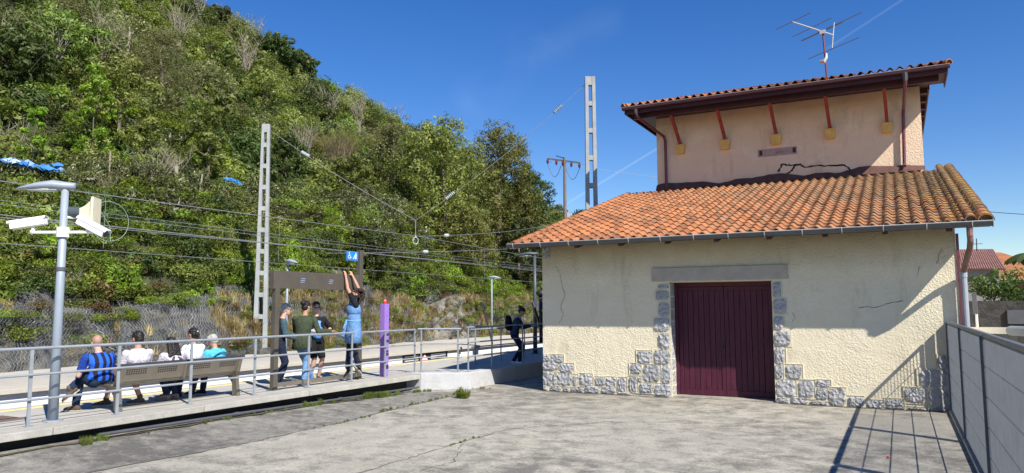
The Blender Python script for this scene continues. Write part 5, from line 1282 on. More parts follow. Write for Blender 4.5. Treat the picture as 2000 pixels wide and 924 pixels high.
def crown_mesh(name, blobs, nleaf, size, mt, seed, aspect=.6, tl=0, th=1, hollow=.45):
    g = np.random.default_rng(seed); bl = np.array(blobs, float)  # x,y,z,rx,rz
    w = bl[:, 3] ** 2; k = g.choice(len(bl), nleaf, p=w / w.sum()); sub = 14
    so_ = g.normal(size=(len(bl), sub, 3)); so_ /= np.linalg.norm(so_, axis=2)[:, :, None]; sk = g.integers(0, sub, nleaf)
    rr = bl[k][:, [3, 3, 4]]; c = bl[k][:, :3] + so_[k, sk] * rr * (.55 + .35 * g.random((len(bl), sub)))[k, sk][:, None]
    o = g.normal(size=(nleaf, 3)); o /= np.linalg.norm(o, axis=1)[:, None]; p = c + o * rr * .36 * (g.random(nleaf) ** .4)[:, None]
    nrm = o * .7 + so_[k, sk] * .6 + g.normal(size=(nleaf, 3)) * .4; nrm /= np.linalg.norm(nrm, axis=1)[:, None]
    a = np.cross(nrm, g.normal(size=(nleaf, 3))); a /= np.linalg.norm(a, axis=1)[:, None]; b_ = np.cross(nrm, a); s = size * g.uniform(.6, 1.35, nleaf)[:, None]
    vv = np.stack([p - a * s, p + b_ * s * aspect * .6, p + a * s, p - b_ * s * aspect * .6], 1).reshape(-1, 3)
    tint = np.clip(tl + (th - tl) * (.4 * g.random((len(bl), sub))[k, sk] + .6 * g.random(nleaf)), 0, 1); n = nleaf
    me = bpy.data.meshes.new(name); me.vertices.add(4 * n); me.vertices.foreach_set('co', vv.astype(np.float32).ravel()); me.loops.add(4 * n); me.loops.foreach_set('vertex_index', np.arange(4 * n, dtype=np.int32))
    me.polygons.add(n); me.polygons.foreach_set('loop_start', np.arange(0, 4 * n, 4, dtype=np.int32)); me.update(); at_ = me.attributes.new('tint', 'FLOAT', 'FACE'); at_.data.foreach_set('value', tint.astype(np.float32)); me.materials.append(M[mt]); return me
def tree(base, h, rad, mt, label, seed, cat='tree', name='broadleaf_tree', n=9000, size=.10, low=.25, group=None, nb=26, tall=1.0, aspect=.6, bark='bark', tr=None):
    g = random.Random(seed); root = empty(name, base, label, cat, group); m_ = MB(); tr = tr or h * .022 + .03
    limbs(m_, base, h * .92, tr, g, 8, spread=rad / h * .95, first=max(.12, low)); m_.build('trunk', bark, root)
    blobs = []
    for k in range(nb):
        t = (k + .5) / nb; z = h * (low + (1 - low) * t); env = rad * (math.sin(math.pi * min(1, .18 + t * .80)) ** .7); a = k * 2.399 + g.random() * .5; d = env * math.sqrt(g.uniform(.1, 1)) * .78; s = rad * g.uniform(.24, .42)
        blobs.append((math.cos(a) * d, math.sin(a) * d, z - s * .4, s, s * .85))
    me = crown_mesh('crown', blobs, n, size, mt, seed, aspect); o = bpy.data.objects.new('crown', me); col.objects.link(o); o.parent = root; return root
def on_hill(px, py, lift=0.0):
    p = hit(px, py, lift=lift); return (p[0], p[1], float(terrain(p[0], p[1])))
def tree_at(px, ytop, D, rad, mt, label, seed, x=None, h=None, **k):
    """tree whose crown centre line is seen at px and top at ytop, standing on the hill at depth plane x"""
    pt = at(px, ytop, 0, x); base = (x, pt[1], float(terrain(x, pt[1])) if x < -19.9 else 0.0); return tree(base, pt[2] - base[2], rad, mt, label, seed, **k)
tree_at(868, 232, 0, 3.1, 'leaf_olive', 'tall airy olive-green tree, top of the dense wood right of centre', 101, x=-23.8, n=17000, size=.10, low=.15, nb=40)
tree_at(975, 246, 0, 3.3, 'leaf_olive', 'large rounded tree at the end of the wood, nearest the warehouse roof', 102, x=-23.5, n=20000, size=.10, low=.06, nb=48)
tree_at(1030, 330, 0, 2.6, 'leaf_dark', 'dark glossy tree at the right edge of the wood beside the sky', 103, x=-22.8, n=13000, size=.12, low=.05, nb=34)
tree_at(770, 232, 0, 2.6, 'leaf_grey', 'grey-green upright tree on the hill crest left of the airy olive tree', 104, x=-30, n=11000, size=.085, low=.15, nb=30)
tree_at(812, 262, 0, 2.2, 'leaf_mid', 'mid-green tree squeezed between the grey-green and the airy olive tree', 105, x=-27, n=9000, size=.09, low=.1, nb=26)
tree_at(905, 400, 0, 2.3, 'leaf_olive', 'loose leafy tree in front of the wood above the pale rock outcrop', 106, x=-21.8, n=9500, size=.09, low=.2, nb=26)
tree_at(540, 68, 0, 1.75, 'leaf_dark', 'dark round tree on the skyline, left of the two standing against the sky', 107, x=-37.5, n=7000, size=.12, low=.25, nb=18)
tree_at(590, 102, 0, 1.45, 'leaf_dark', 'dark round tree on the skyline, right of the two standing against the sky', 108, x=-37.8, n=6000, size=.12, low=.25, nb=16)
tree_at(472, 40, 0, .7, 'leaf_dark', 'small dark pointed tree on the skyline near the top edge', 109, x=-39, n=2200, size=.11, low=.2, nb=9)
tree_at(425, 14, 0, 1.3, 'leaf_dark', 'dark bushy tree on the skyline at the very top edge', 110, x=-39.5, n=4500, size=.12, low=.2, nb=14)
tree_at(320, 55, 0, 1.9, 'leaf_grey', 'pale grey-green feathery tree high on the slope', 111, x=-31, n=9000, size=.07, low=.1, nb=28, aspect=.35)
tree_at(235, 105, 0, 2.0, 'leaf_olive', 'dark olive spreading tree in the middle of the upper slope', 112, x=-28.6, n=11000, size=.085, low=.02, nb=22)
tree_at(190, 128, 0, 1.0, 'leaf_bright', 'yellow-green leafy sapling beside the dark olive spreading tree', 113, x=-27.6, n=4200, size=.075, low=.0, nb=16, tr=.03)
tree_at(70, 203, 0, .62, 'leaf_bright', 'small bright yellow-green shrub at the left of the slope', 114, x=-27.0, n=2600, size=.07, low=.0, nb=12, tr=.02, cat='shrub', name='shrub')
tree_at(250, 20, 0, 1.8, 'leaf_grey', 'half-bare grey tree with many pale branches near the top edge', 115, x=-32.5, n=2600, size=.07, low=.2, nb=18, bark='twig')
tree_at(120, 20, 0, 2.2, 'leaf_mid', 'broad mid-green tree at the top left of the slope', 116, x=-32, n=9000, size=.10, low=.15, nb=24)
tree_at(30, 60, 0, 2.0, 'leaf_dark', 'dark broad tree at the top left corner', 117, x=-31, n=8000, size=.11, low=.15, nb=22)
tree_at(400, 120, 0, 1.9, 'leaf_grey', 'rounded grey-green bush below the skyline right of the feathery tree', 118, x=-34, n=6500, size=.07, low=.0, nb=22, cat='shrub', name='shrub')
tree_at(690, 300, 0, 1.7, 'leaf_mid', 'upright mid-green tree beside the pale grass plume', 119, x=-28, n=6000, size=.09, low=.1, nb=20)
tree_at(560, 260, 0, 1.6, 'leaf_dark', 'dense dark tree just right of the ladder mast top', 120, x=-28, n=6500, size=.10, low=.05, nb=20)
tree_at(410, 215, 0, 1.4, 'leaf_mid', 'bushy bright tree left of the ladder mast halfway up the slope', 121, x=-27.5, n=5000, size=.09, low=.05, nb=16)
tree_at(515, 128, 0, 1.6, 'leaf_olive', 'olive scrub tree below the twin dark skyline trees', 122, x=-34, n=5500, size=.08, low=.05, nb=18)
tree_at(1090, 405, 0, 2.6, 'leaf_mid', 'distant low tree behind the power pole just above the roof', 123, x=-34, n=4500, size=.16, low=.0, nb=16)
tree_at(1128, 412, 0, 2.2, 'leaf_dark', 'distant dark tree right of the power pole just above the roof', 124, x=-33, n=3500, size=.16, low=.0, nb=14)
tree_at(1012, 432, 0, 1.9, 'leaf_dark', 'dark dense low tree added for the shade under the wood, between the far thin lamp and the warehouse', 125, x=-21.6, n=9000, size=.10, low=.12, nb=24)  # dark foliage put in to stand for the shade of the crowns
tree_at(700, 445, 0, 1.7, 'leaf_dark', 'dark leafy shrub in the hedge behind the accessibility plate', 126, x=-22.0, n=6500, size=.09, low=.1, nb=20, cat='shrub', name='shrub')
# pale plume of dry grass
for px, py, lab in ((650, 275, 'pale plume of tall dry grass on the slope right of the ladder mast'), (1002, 0, None)):
    if not lab: continue
    p = on_hill(px, py + 30, .6); p = (p[0] + .5, p[1] - .3, p[2] + .05); r_ = empty('pampas_grass', p, lab, 'tall grass'); me = blades_mesh('plume', 900, 2.0, 'pale_straw', .8, 1.5, 33, .018); o = bpy.data.objects.new('plume', me); col.objects.link(o); o.parent = r_
# bare saplings
k_ = 0
for px, py, lab in ((200, 120, 'bare pale sapling high on the slope left of the feathery tree'), (640, 240, 'bare grey sapling below the right part of the skyline'), (700, 255, 'bare sapling against the crest shrubs'), (350, 90, 'bare branched sapling beside the feathery tree'), (95, 150, 'bare sapling near the left edge high on the slope'), (480, 150, 'bare thin sapling under the small pointed tree'), (590, 330, 'bare sapling near the bramble hedge right of the ladder mast')):
    p = on_hill(px, py, .3); r_ = empty('bare_sapling', p, lab, 'sapling', 'bare saplings on the hillside'); me = twig_mesh('branches', 26, 2.9, 'twig', 60 + k_, .026, .42, 5); o = bpy.data.objects.new('branches', me); col.objects.link(o); o.parent = r_; k_ += 1
# blue tarpaulins half hidden in the hedge
for px, py, w, lab in ((100, 328, .55, 'crumpled blue tarpaulin in the bramble hedge above the lamp head'), (458, 354, .55, 'small blue tarpaulin in the hedge left of the ladder mast'), (40, 319, .5, 'scrap of blue tarpaulin at the left edge of the hedge')):
    p = V_(hit(px, py, lift=1.0)); m_ = MB(); gt2 = random.Random(px)
    for i in range(26):
        c = p + V_((gt2.uniform(-.3, .1), gt2.gauss(0, w * .35), gt2.gauss(0, .05) + .0)); n_ = V_((1, gt2.uniform(-.8, .8), gt2.uniform(.2, 1.2))).normalized(); a_, b2 = frame(n_); s1, s2 = gt2.uniform(.12, .26), gt2.uniform(.06, .13)
        m_.add([c - a_ * s1, c + b2 * s2, c + a_ * s1, c - b2 * s2], [(0, 1, 2, 3)])
    tag(m_.build('tarpaulin', 'tarp'), lab, 'tarpaulin', 'blue tarpaulins in the hedge')
# terrace fence stakes
for px, py, lab in ((215, 298, 'weathered stake on the terrace above the bramble hedge, left one'), (345, 308, 'thick weathered stump on the terrace, middle one'), (390, 340, 'slanted pale stake in the hedge, right one')):
    p = V_(on_hill(px, py + 8, .9)); m_ = MB(); m_.tube([p, p + V_((.0, .12 if px == 390 else .0, 1.0 if px != 345 else .7))], .03 if px != 345 else .08, 6); tag(m_.build('fence_stake', 'twig'), lab, 'stake', 'stakes on the hillside terrace')
# shrub right background + hedge
sb_ = empty('leafy_shrub', (5.2, 31, 0), 'large leafy shrub behind the dark stone wall at the right edge', 'shrub')
m_ = MB(); limbs(m_, (5.2, 31, 0), 3.0, .1, random.Random(3), 8, .6, .3); m_.build('trunk', 'bark', sb_)
g = random.Random(9); bl_ = [(g.uniform(-3.3, 4.5), g.uniform(-.8, .8), g.uniform(1.2, 2.75), .7, .5) for _ in range(52)]
o = bpy.data.objects.new('crown', crown_mesh('crown', bl_, 26000, .07, 'leaf_dark', 77)); col.objects.link(o); o.parent = sb_
pm = empty('palm_tree', (11.0, 68, 0), 'palm tree whose fronds just enter at the right edge', 'palm tree'); c_ = V_(at(2022, 497, 1, 68)); pm.location = (c_.x, 68, 0)
m_ = MB(); m_.tube([(c_.x, 68, 0), (c_.x, 68, c_.z)], [.3, .22], 8); m_.build('trunk', 'bark', pm)
for k in range(16):
    a = k * .393; m_ = MB(); P = [c_ + V_((math.cos(a) * t * 2, math.sin(a) * t * 2, .9 * t - 1.4 * t * t)) for t in [i / 8 for i in range(9)]]; m_.ct = .2
    for i in range(8): m_.add([P[i] + V_((0, 0, .0)), P[i + 1], P[i + 1] + V_((-math.sin(a) * .25, math.cos(a) * .25, -.25)), P[i] + V_((-math.sin(a) * .25, math.cos(a) * .25, -.25))], [(0, 1, 2, 3)]); m_.add([P[i], P[i + 1], P[i + 1] - V_((-math.sin(a) * .25, math.cos(a) * .25, .25)), P[i] - V_((-math.sin(a) * .25, math.cos(a) * .25, .25))], [(0, 1, 2, 3)])
    m_.build('frond', 'leaf_dark', pm)
# weed bush at the white block
p = at(903, 778, 2, 0); r_ = empty('weed_bush', (p[0], p[1], 0), 'bright green weed bush growing at the foot of the white ramp block', 'weed')
o = bpy.data.objects.new('leaves', crown_mesh('leaves', [(random.uniform(-.13, .13), random.uniform(-.13, .13), random.uniform(.04, .13), .09, .07) for _ in range(12)], 900, .022, 'leaf_bright', 5)); col.objects.link(o); o.parent = r_
o = bpy.data.objects.new('stalks', blades_mesh('stalks', 60, .28, 'grass', .14, .7, 8, .006)); col.objects.link(o); o.parent = r_
# ============================================================ PEOPLE
Z3 = Vector((0, 0, 1))
def ik(a, c, l1, l2, hint):
    """middle joint between a and c bending towards hint"""
    a, c, hint = Vector(a), Vector(c), Vector(hint); d = c - a; L = min(d.length, (l1 + l2) * .999); dn = d.normalized(); x = (l1 * l1 - l2 * l2 + L * L) / (2 * L); h = math.sqrt(max(0, l1 * l1 - x * x)); p = hint - dn * hint.dot(dn); p.normalize(); return a + dn * x + p * h
def hand(m_, wrist, d, palm_n, thumb_side, curl=.5, s=1.0):
    """palm with four unequal curled fingers and a side thumb"""
    d = Vector(d).normalized(); n = Vector(palm_n); n = (n - d * n.dot(d)).normalized(); w = d.cross(n) * thumb_side; wrist = Vector(wrist)
    m_.loft([(wrist - d * .01, .026 * s, .018 * s, w, n), (wrist + d * .03 * s, .036 * s, .016 * s, w, n), (wrist + d * .07 * s, .042 * s, .014 * s, w, n), (wrist + d * .09 * s, .038 * s, .011 * s, w, n)], 10)
    for k, L in enumerate((.068, .078, .072, .056)):
        p = wrist + d * .085 * s + w * (.030 - .020 * k) * s; dd = d.copy(); seg = L * s / 3; r = .0088 * s
        for j in range(3):
            q_ = p + dd * seg; m_.cap(p, q_, r, r * .92, 6); p = q_; r *= .9
            an = curl * .75; dd = (dd * math.cos(an) + n * math.sin(an)).normalized()
    p = wrist + d * .03 * s + w * .030 * s; dd = (d * .6 + w * .75 + n * .25).normalized()
    for j in range(2): q_ = p + dd * .032 * s; m_.cap(p, q_, .0105 * s, .009 * s, 6); p = q_; dd = (dd * .8 + d * .5 + n * .3 * curl).normalized()
def shoe(root, ankle, fd, mt, s=1.0, sole='sole', up_=None):
    ankle, fd = Vector(ankle), Vector(fd).normalized(); u = Vector(up_).normalized() if up_ else (Z3 - fd * fd.z).normalized(); w = fd.cross(u); m_ = MB(); c = ankle - u * .055 * s
    m_.loft([(c - fd * .075 * s - u * .01, .020 * s, .022 * s, w, u), (c - fd * .06 * s, .034 * s, .036 * s, w, u), (c - fd * .01 * s + u * .01, .038 * s, .047 * s, w, u), (c + fd * .05 * s, .041 * s, .040 * s, w, u), (c + fd * .12 * s - u * .010, .047 * s, .030 * s, w, u), (c + fd * .17 * s - u * .014, .038 * s, .022 * s, w, u), (c + fd * .195 * s - u * .018, .016 * s, .010 * s, w, u)], 14)
    m_.cap(ankle + u * .02, ankle - u * .02, .042 * s, .042 * s, 10)
    sh = m_.build('shoe', mt, root, smooth=True); m_ = MB(); vs = []
    for h in (-.045, -.028):
        for t, ww in ((-.08, .022), (-.06, .036), (0, .04), (.06, .044), (.13, .049), (.18, .040), (.203, .015)): vs.append(c + fd * t * s + w * ww * s + u * h * s)
        for t, ww in ((.203, .015), (.18, .040), (.13, .049), (.06, .044), (0, .04), (-.06, .036), (-.08, .022)): vs.append(c + fd * t * s - w * ww * s + u * h * s)
    m_.add(vs, [tuple(range(14)), tuple(range(14, 28))[::-1]] + [(i, (i + 1) % 14, (i + 1) % 14 + 14, i + 14) for i in range(14)]); m_.build('sole', sole, sh)
def person(label, pelvis, face, chest, neck, headc, look, hands_, feet_, S=1.0, skin='skin', top=None, sleeve=None, sleeve_mat=None, bottom=None, leg_len='long', legs_mat=None, shoes=('shoe_white', 'sole'), hair='hair_black', style='short',
           knee_hint=None, elbow_hint=None, foot_dir=None, curl=.5, glasses=False, wide=1.0, extra=None, base=None, palm=None, group='people on the platform', shirt_hem=.0, foot_up=(None, None), knees=(None, None), elbows=(None, None)):
    P, C, N, H = map(Vector, (pelvis, chest, neck, headc)); f = Vector(face).normalized(); sp = (N - P).normalized(); r = f.cross(Z3).normalized(); fr = r.cross(sp).normalized() * -1
    if fr.dot(f) < 0: fr = -fr
    root = empty('person', base or (P.x, P.y, PZ), label, 'person', group); body = MB()
    W = .175 * S * wide; shd = (N - sp * .075 * S)
    A = lambda k, rx, ry, off=0.0: (P.lerp(C, k) + fr * off, rx * S * wide, ry * S, r, fr)
    B_ = lambda k, rx, ry, off=0.0: (C.lerp(N, k) + fr * off, rx * S * wide, ry * S, r, fr)
    secs = [A(-.28, .10, .085), A(-.1, .155, .115, -.005), A(.12, .165, .120, -.01), A(.5, .132, .10), A(.85, .145, .11), B_(.1, .160, .118), B_(.45, .172, .112), B_(.75, .15, .085), B_(.93, .085, .06), B_(1.0, .055, .052)]
    body.loft(secs, 18)
    lk = Vector(look).normalized(); hr = lk.cross(Z3).normalized(); hu = hr.cross(lk).normalized()
    body.cap(N - sp * .03, H - hu * .06 * S - lk * .015, .054 * S, .05 * S)
    RH = Matrix((hr, lk, hu)).transposed()
    body.ell(H + hu * .025 * S - lk * .008, (.073 * S, .092 * S, .088 * S), RH, 16, 12)
    body.loft([(H - hu * .115 * S + lk * .045 * S, .018 * S, .018 * S, hr, lk), (H - hu * .105 * S + lk * .04 * S, .036 * S, .038 * S, hr, lk), (H - hu * .065 * S + lk * .022 * S, .056 * S, .066 * S, hr, lk), (H - hu * .01 * S + lk * .008 * S, .067 * S, .082 * S, hr, lk), (H + hu * .04 * S, .066 * S, .08 * S, hr, lk)], 14)
    body.cap(H + hu * .012 * S + lk * .086 * S, H - hu * .025 * S + lk * .103 * S, .009 * S, .013 * S, 8)       # nose
    body.ell(H - hu * .058 * S + lk * .085 * S, (.022 * S, .010 * S, .008 * S), RH, 8, 6)                        # lips
    body.ell(H + hu * .026 * S + lk * .078 * S, (.045 * S, .012 * S, .010 * S), RH, 8, 6)                        # brow
    for s in (-1, 1): body.ell(H - hu * .005 * S + hr * s * .073 * S - lk * .012 * S, (.008 * S, .018 * S, .028 * S), RH, 8, 6)
    shirt, trs = MB(), MB(); slv = []
    g_ = .013
    shirt.loft([(c, a + g_, b2 + g_, dx, dy) for c, a, b2, dx, dy in ([A(-.18 - shirt_hem, .150 + .05 * shirt_hem, .118)] + [A(.0, .162, .122, -.006)] + secs[2:9])] + [(secs[8][0] + sp * .012, secs[8][1] * .82 + g_, secs[8][2] * .9 + g_, r, fr)], 20)
    for i, s in enumerate((-1, 1)):     # 0 = left, 1 = right
        sleeves = MB(); slv.append(sleeves)
        sh = shd + r * s * W; hd_ = Vector(hands_[i]); eh = Vector(elbow_hint[i]) if elbow_hint else (-fr * .6 + r * s * .5 - Z3 * .6)
        el = Vector(elbows[i]) if elbows[i] else ik(sh, hd_, .28 * S, .25 * S, eh); fd_ = (hd_ - el).normalized()
        body.cap(sh, el, .050 * S, .038 * S); body.cap(el, el.lerp(hd_, .4), .038 * S, .037 * S); body.cap(el.lerp(hd_, .35), hd_, .038 * S, .024 * S)
        pn = Vector(palm[i]) if palm else -Z3
        hand(body, hd_, fd_, pn, 1 if (fd_.cross(pn)).dot(-r * s) > 0 else -1, curl, S)
        shirt.cap(sh - r * s * .015 - Z3 * .005, sh.lerp(el, .25), .060 * S + g_ * .6, .056 * S + g_ * .6)
        if sleeve == 'long': sleeves.cap(sh, el, .055 * S + g_, .045 * S + g_); sleeves.cap(el, el.lerp(hd_, .93), .044 * S + g_, .034 * S + g_)
        elif sleeve == 'mid': sleeves.cap(sh, el, .054 * S + g_, .046 * S + g_)
        elif sleeve == 'short': sleeves.cap(sh, sh.lerp(el, .62), .054 * S + g_, .050 * S + g_)
        hip = P + r * s * .088 * S * wide - sp * .03; ft = Vector(feet_[i]); kh = Vector(knee_hint[i]) if knee_hint else f
        kn = Vector(knees[i]) if knees[i] else ik(hip, ft, .42 * S, .42 * S, kh)
        body.cap(hip, kn, .082 * S * wide, .054 * S); body.cap(kn, kn.lerp(ft, .35), .053 * S, .054 * S); body.cap(kn.lerp(ft, .3), ft, .054 * S, .036 * S)
        if leg_len == 'long': trs.cap(hip, kn, .090 * S * wide + .006, .062 * S + .006); trs.cap(kn, kn.lerp(ft, .96), .062 * S + .006, .05 * S + .008)
        else: trs.cap(hip, hip.lerp(kn, .85), .092 * S * wide + .006, .075 * S + .006)
        d_ = Vector(foot_dir[i]) if foot_dir else f; shoe(root, ft, d_, shoes[0], S, shoes[1], foot_up[i])
    trs.loft([(c, a + .008, b2 + .008, dx, dy) for c, a, b2, dx, dy in [A(-.30, .11, .095), secs[1], secs[2], A(.25, .150, .112, -.005)]], 18)
    body.build('body', skin, root, remesh=.0085)
    if top: shirt.build('top', top, root, remesh=.010, rumple=(.014, .11))
    if sleeve:
        for q1 in slv: q1.build('sleeve', sleeve_mat or top, root, remesh=.010, rumple=(.012, .08))
    if bottom: trs.build('trousers', bottom, root, remesh=.010, rumple=(.02, .09))
    hm = MB(); c0 = H + hu * .035 * S - lk * .018 * S
    if style in ('short', 'bun', 'ponytail', 'long', 'curly', 'grey_short'):
        hm.ell(c0 + hu * .006, (.080 * S, .095 * S, .088 * S), RH, 16, 10); hm.ell(c0 - hu * .045 * S - lk * .035 * S, (.070 * S, .066 * S, .072 * S), RH, 12, 8)
    if style == 'bun': hm.ell(c0 + hu * .03 * S - lk * .11 * S, (.055 * S, .055 * S, .052 * S), RH); hm.ell(c0 + hu * .05 * S - lk * .075 * S, (.04 * S,) * 3, RH)
    if style == 'ponytail': hm.cap(c0 - lk * .085 * S + hu * .01, c0 - lk * .12 * S - hu * .06 * S, .032 * S, .036 * S); hm.cap(c0 - lk * .12 * S - hu * .06 * S, c0 - lk * .10 * S - hu * .17 * S, .034 * S, .015 * S)
    if style == 'long':
        for a in np.linspace(-1, 1, 7): hm.cap(c0 + hr * a * .06 * S - lk * .04 * S, c0 + hr * a * .095 * S - lk * .115 * S - hu * (.24 + .02 * abs(a)) * S, .045 * S, .03 * S)
    if style == 'curly':
        gg = random.Random(4)
        for _ in range(110):
            v = Vector((gg.gauss(0, 1), gg.gauss(0, 1) - .7, gg.gauss(0, 1) - .15)).normalized(); p = c0 + RH @ Vector((v.x * .125, v.y * .13 - .045, v.z * .135 - .03)) * S; hm.ell(p, (.026 * gg.uniform(.7, 1.2),) * 3)
        for _ in range(26): p = c0 - lk * .10 - hu * gg.uniform(.05, .2) + hr * gg.uniform(-.08, .08); hm.ell(p, (.03 * gg.uniform(.6, 1.1),) * 3)
    if style == 'grey_short':
        gg = random.Random(6)
        for _ in range(40):
            v = Vector((gg.gauss(0, 1), gg.gauss(0, 1) - .6, gg.gauss(0, 1) + .5)).normalized(); hm.ell(c0 + RH @ Vector((v.x * .08, v.y * .092, v.z * .085)) * S, (.02,) * 3)
    if style == 'stubble': hm.ell(c0 + hu * .001, (.0745 * S, .0925 * S, .0865 * S), RH, 16, 10)
    if style == 'stubble':
        hm.build('hair', 'stubble', root, smooth=True)
    else: hm.build('hair', hair, root, remesh=.008, rumple=(.03, .022))
    for s in (-1, 1):
        e = MB(); e.ell(H + hu * .006 * S + hr * s * .030 * S + lk * .080 * S, (.013 * S, .008 * S, .007 * S), RH, 8, 6); e.build('eye', 'black', root, smooth=True)
    if glasses:
        e = MB()
        for s in (-1, 1): e.ell(H + hu * .006 * S + hr * s * .033 * S + lk * .094 * S, (.028 * S, .006, .020 * S), RH, 10, 6); e.tube([H + hu * .01 * S + hr * s * .06 * S + lk * .09 * S, H + hu * .005 * S + hr * s * .077 * S - lk * .01 * S], .003, 5)
        e.tube([H + hu * .01 * S - hr * .01 + lk * .097 * S, H + hu * .01 * S + hr * .01 + lk * .097 * S], .004, 5); e.build('sunglasses', 'glass', root)
    if extra: extra(root, dict(P=P, C=C, N=N, H=H, r=r, f=fr, sp=sp, shd=shd, W=W, lk=lk, hu=hu, hr=hr, S=S))
    return root
def V3(*a): return Vector(a)
F0 = V3(-1, 0, 0)
SEAT = BZ + .08
def seated(label, y, x=-10.92, hz=1.50, lean=0.0, side=0.0, S=.96, turn=0.0, look=None, feet=None, hands_=None, **k):
    hz -= .11; P = V3(x, y, SEAT); H = V3(x - .02 - lean * 1.1, y + side * 1.2, hz); up_ = (H - P); N = P + up_ * .74 + V3(.03, 0, 0); C = P.lerp(N, .55) + V3(.035, 0, 0)
    f = V3(-math.cos(turn), math.sin(turn), 0); r = f.cross(Z3)
    feet = feet or [P + f * .50 - r * .10 + V3(0, 0, PZ + .09 - SEAT), P + f * .46 + r * .10 + V3(0, 0, PZ + .09 - SEAT)]
    hands_ = hands_ or [P + f * .30 - r * .10 + V3(0, 0, .10), P + f * .30 + r * .10 + V3(0, 0, .10)]
    return person(label, P, f, C, N, H, look or (f * 1.0 + V3(0, 0, -.15)), hands_, feet, S=S, base=(x, y, PZ), knee_hint=k.pop('knee_hint', None) or [f + Z3 * .9] * 2, **k)
# 1 bald man in striped shirt, legs crossed
seated('bald man in blue and black striped shirt sitting crossed-legged at the bench end', 7.24, x=-10.93, hz=1.49, lean=.05, side=-.03, S=1.0, look=(-.9, .35, -.25), turn=.1, wide=1.12, top='stripes', sleeve='short', sleeve_mat='blue_dark', bottom='jeans_dark',
       style='stubble', skin='skin_pale', shoes=('shoe_brown', 'sole'), feet=[V3(-11.26, 7.08, PZ + .10), V3(-11.22, 6.96, .70)], knees=(V3(-11.30, 7.16, .86), V3(-11.28, 7.34, .97)), foot_dir=[V3(-.9, -.3, 0), V3(-.3, -.6, -.55)], hands_=[V3(-11.2, 7.12, 1.05), V3(-11.22, 7.36, 1.08)])
# 2 man in white t-shirt
seated('dark-haired man in pale t-shirt sitting second from the left on the bench', 7.84, hz=1.53, S=1.02, wide=1.14, top='white_tee', sleeve='short', bottom='shorts_brown', leg_len='short', hair='hair_black', style='short', shoes=('shoe_brown', 'sole'), skin='skin',
       feet=[V3(-11.45, 7.70, PZ + .10), V3(-11.20, 8.12, PZ + .10)], foot_dir=[V3(-.6, -.7, 0), V3(-.45, -.85, 0)])
# 3 woman with long hair, bag strap
def bagstrap(root, q_):
    m_ = MB(); c = q_['C']; a0 = c - q_['f'] * .16 - q_['r'] * .16 - Z3 * .12; a1 = q_['N'] - q_['f'] * .10 + q_['r'] * -.02 - Z3 * .09; a2 = c - q_['f'] * .155 + q_['r'] * .16 - Z3 * .14
    m_.tube([a0.lerp(a1, t) + (Z3 * .05 - q_['f'] * .02) * math.sin(math.pi * t) for t in np.linspace(0, 1, 6)] + [a1.lerp(a2, t) + (Z3 * .05 - q_['f'] * .02) * math.sin(math.pi * t) for t in np.linspace(.15, 1, 6)], .02, 7); m_.build('bag_strap', 'strap', root, smooth=True)
seated('woman with long black hair and a dark strap over her pale top, sitting low mid-bench', 8.50, x=-10.90, hz=1.42, lean=.04, side=-.02, S=.93, turn=.1, top='white_tee', sleeve='short', bottom='jeans_dark', hair='hair_black', style='long', shoes=('shoe_pink', 'shoe_pink'), extra=bagstrap,
       feet=[V3(-11.22, 8.64, PZ + .10), V3(-11.24, 8.82, PZ + .10)], foot_dir=[V3(-.7, -.5, 0), V3(-.75, -.4, 0)])
# 4 woman with ponytail, floral blouse
def clip(root, q_):
    m_ = MB(); m_.ell(q_['H'] + q_['hu'] * .03 - q_['lk'] * .125, (.014, .014, .020)); m_.build('hair_clip', 'white_paint', root, smooth=True)
seated('woman with dark ponytail and white hair clip, blue-flowered white blouse, on the bench', 8.98, x=-11.02, hz=1.56, S=.95, top='floral', sleeve='short', bottom='jeans_dark', hair='hair_black', style='ponytail', shoes=('shoe_dark', 'shoe_dark'), extra=clip)
# 5 grey-haired person in cyan, slumped
def piping(root, q_):
    m_ = MB(); c = q_['C'] + q_['sp'] * .02; pts = []
    for t in np.linspace(-1, 1, 9): pts.append(c + q_['r'] * t * .15 - q_['f'] * (.142 - .05 * t * t) + Z3 * (.05 - .07 * t * t))
    m_.tube(pts, .012, 6); m_.build('dark_seam', 'cyan_dark', root, smooth=True)
seated('grey-haired person in a cyan top slumped forward at the right end of the bench', 9.42, x=-10.92, hz=1.42, lean=.10, side=.0, S=.95, look=(-1, 0, -.7), top='cyan', sleeve='short', bottom='jeans_dark', hair='hair_grey', style='grey_short', shoes=('shoe_dark', 'sole'), extra=piping)
# shoulder bag lying on the bench
bg_ = empty('handbag', (-10.86, 8.35, BZ), 'grey-brown handbag on the bench seat behind the low-sitting woman', 'bag')
b = MB(); b.ell((-10.80, 8.42, BZ + .085), (.08, .20, .09)); b.build('pouch', 'bag_grey', bg_, smooth=True)
b = MB(); b.tube([(-10.80, 8.28, BZ + .12), (-10.78, 8.34, BZ + .2), (-10.78, 8.5, BZ + .2), (-10.8, 8.56, BZ + .12)], .008, 6); b.build('handle', 'strap', bg_)

gz = PZ + .085
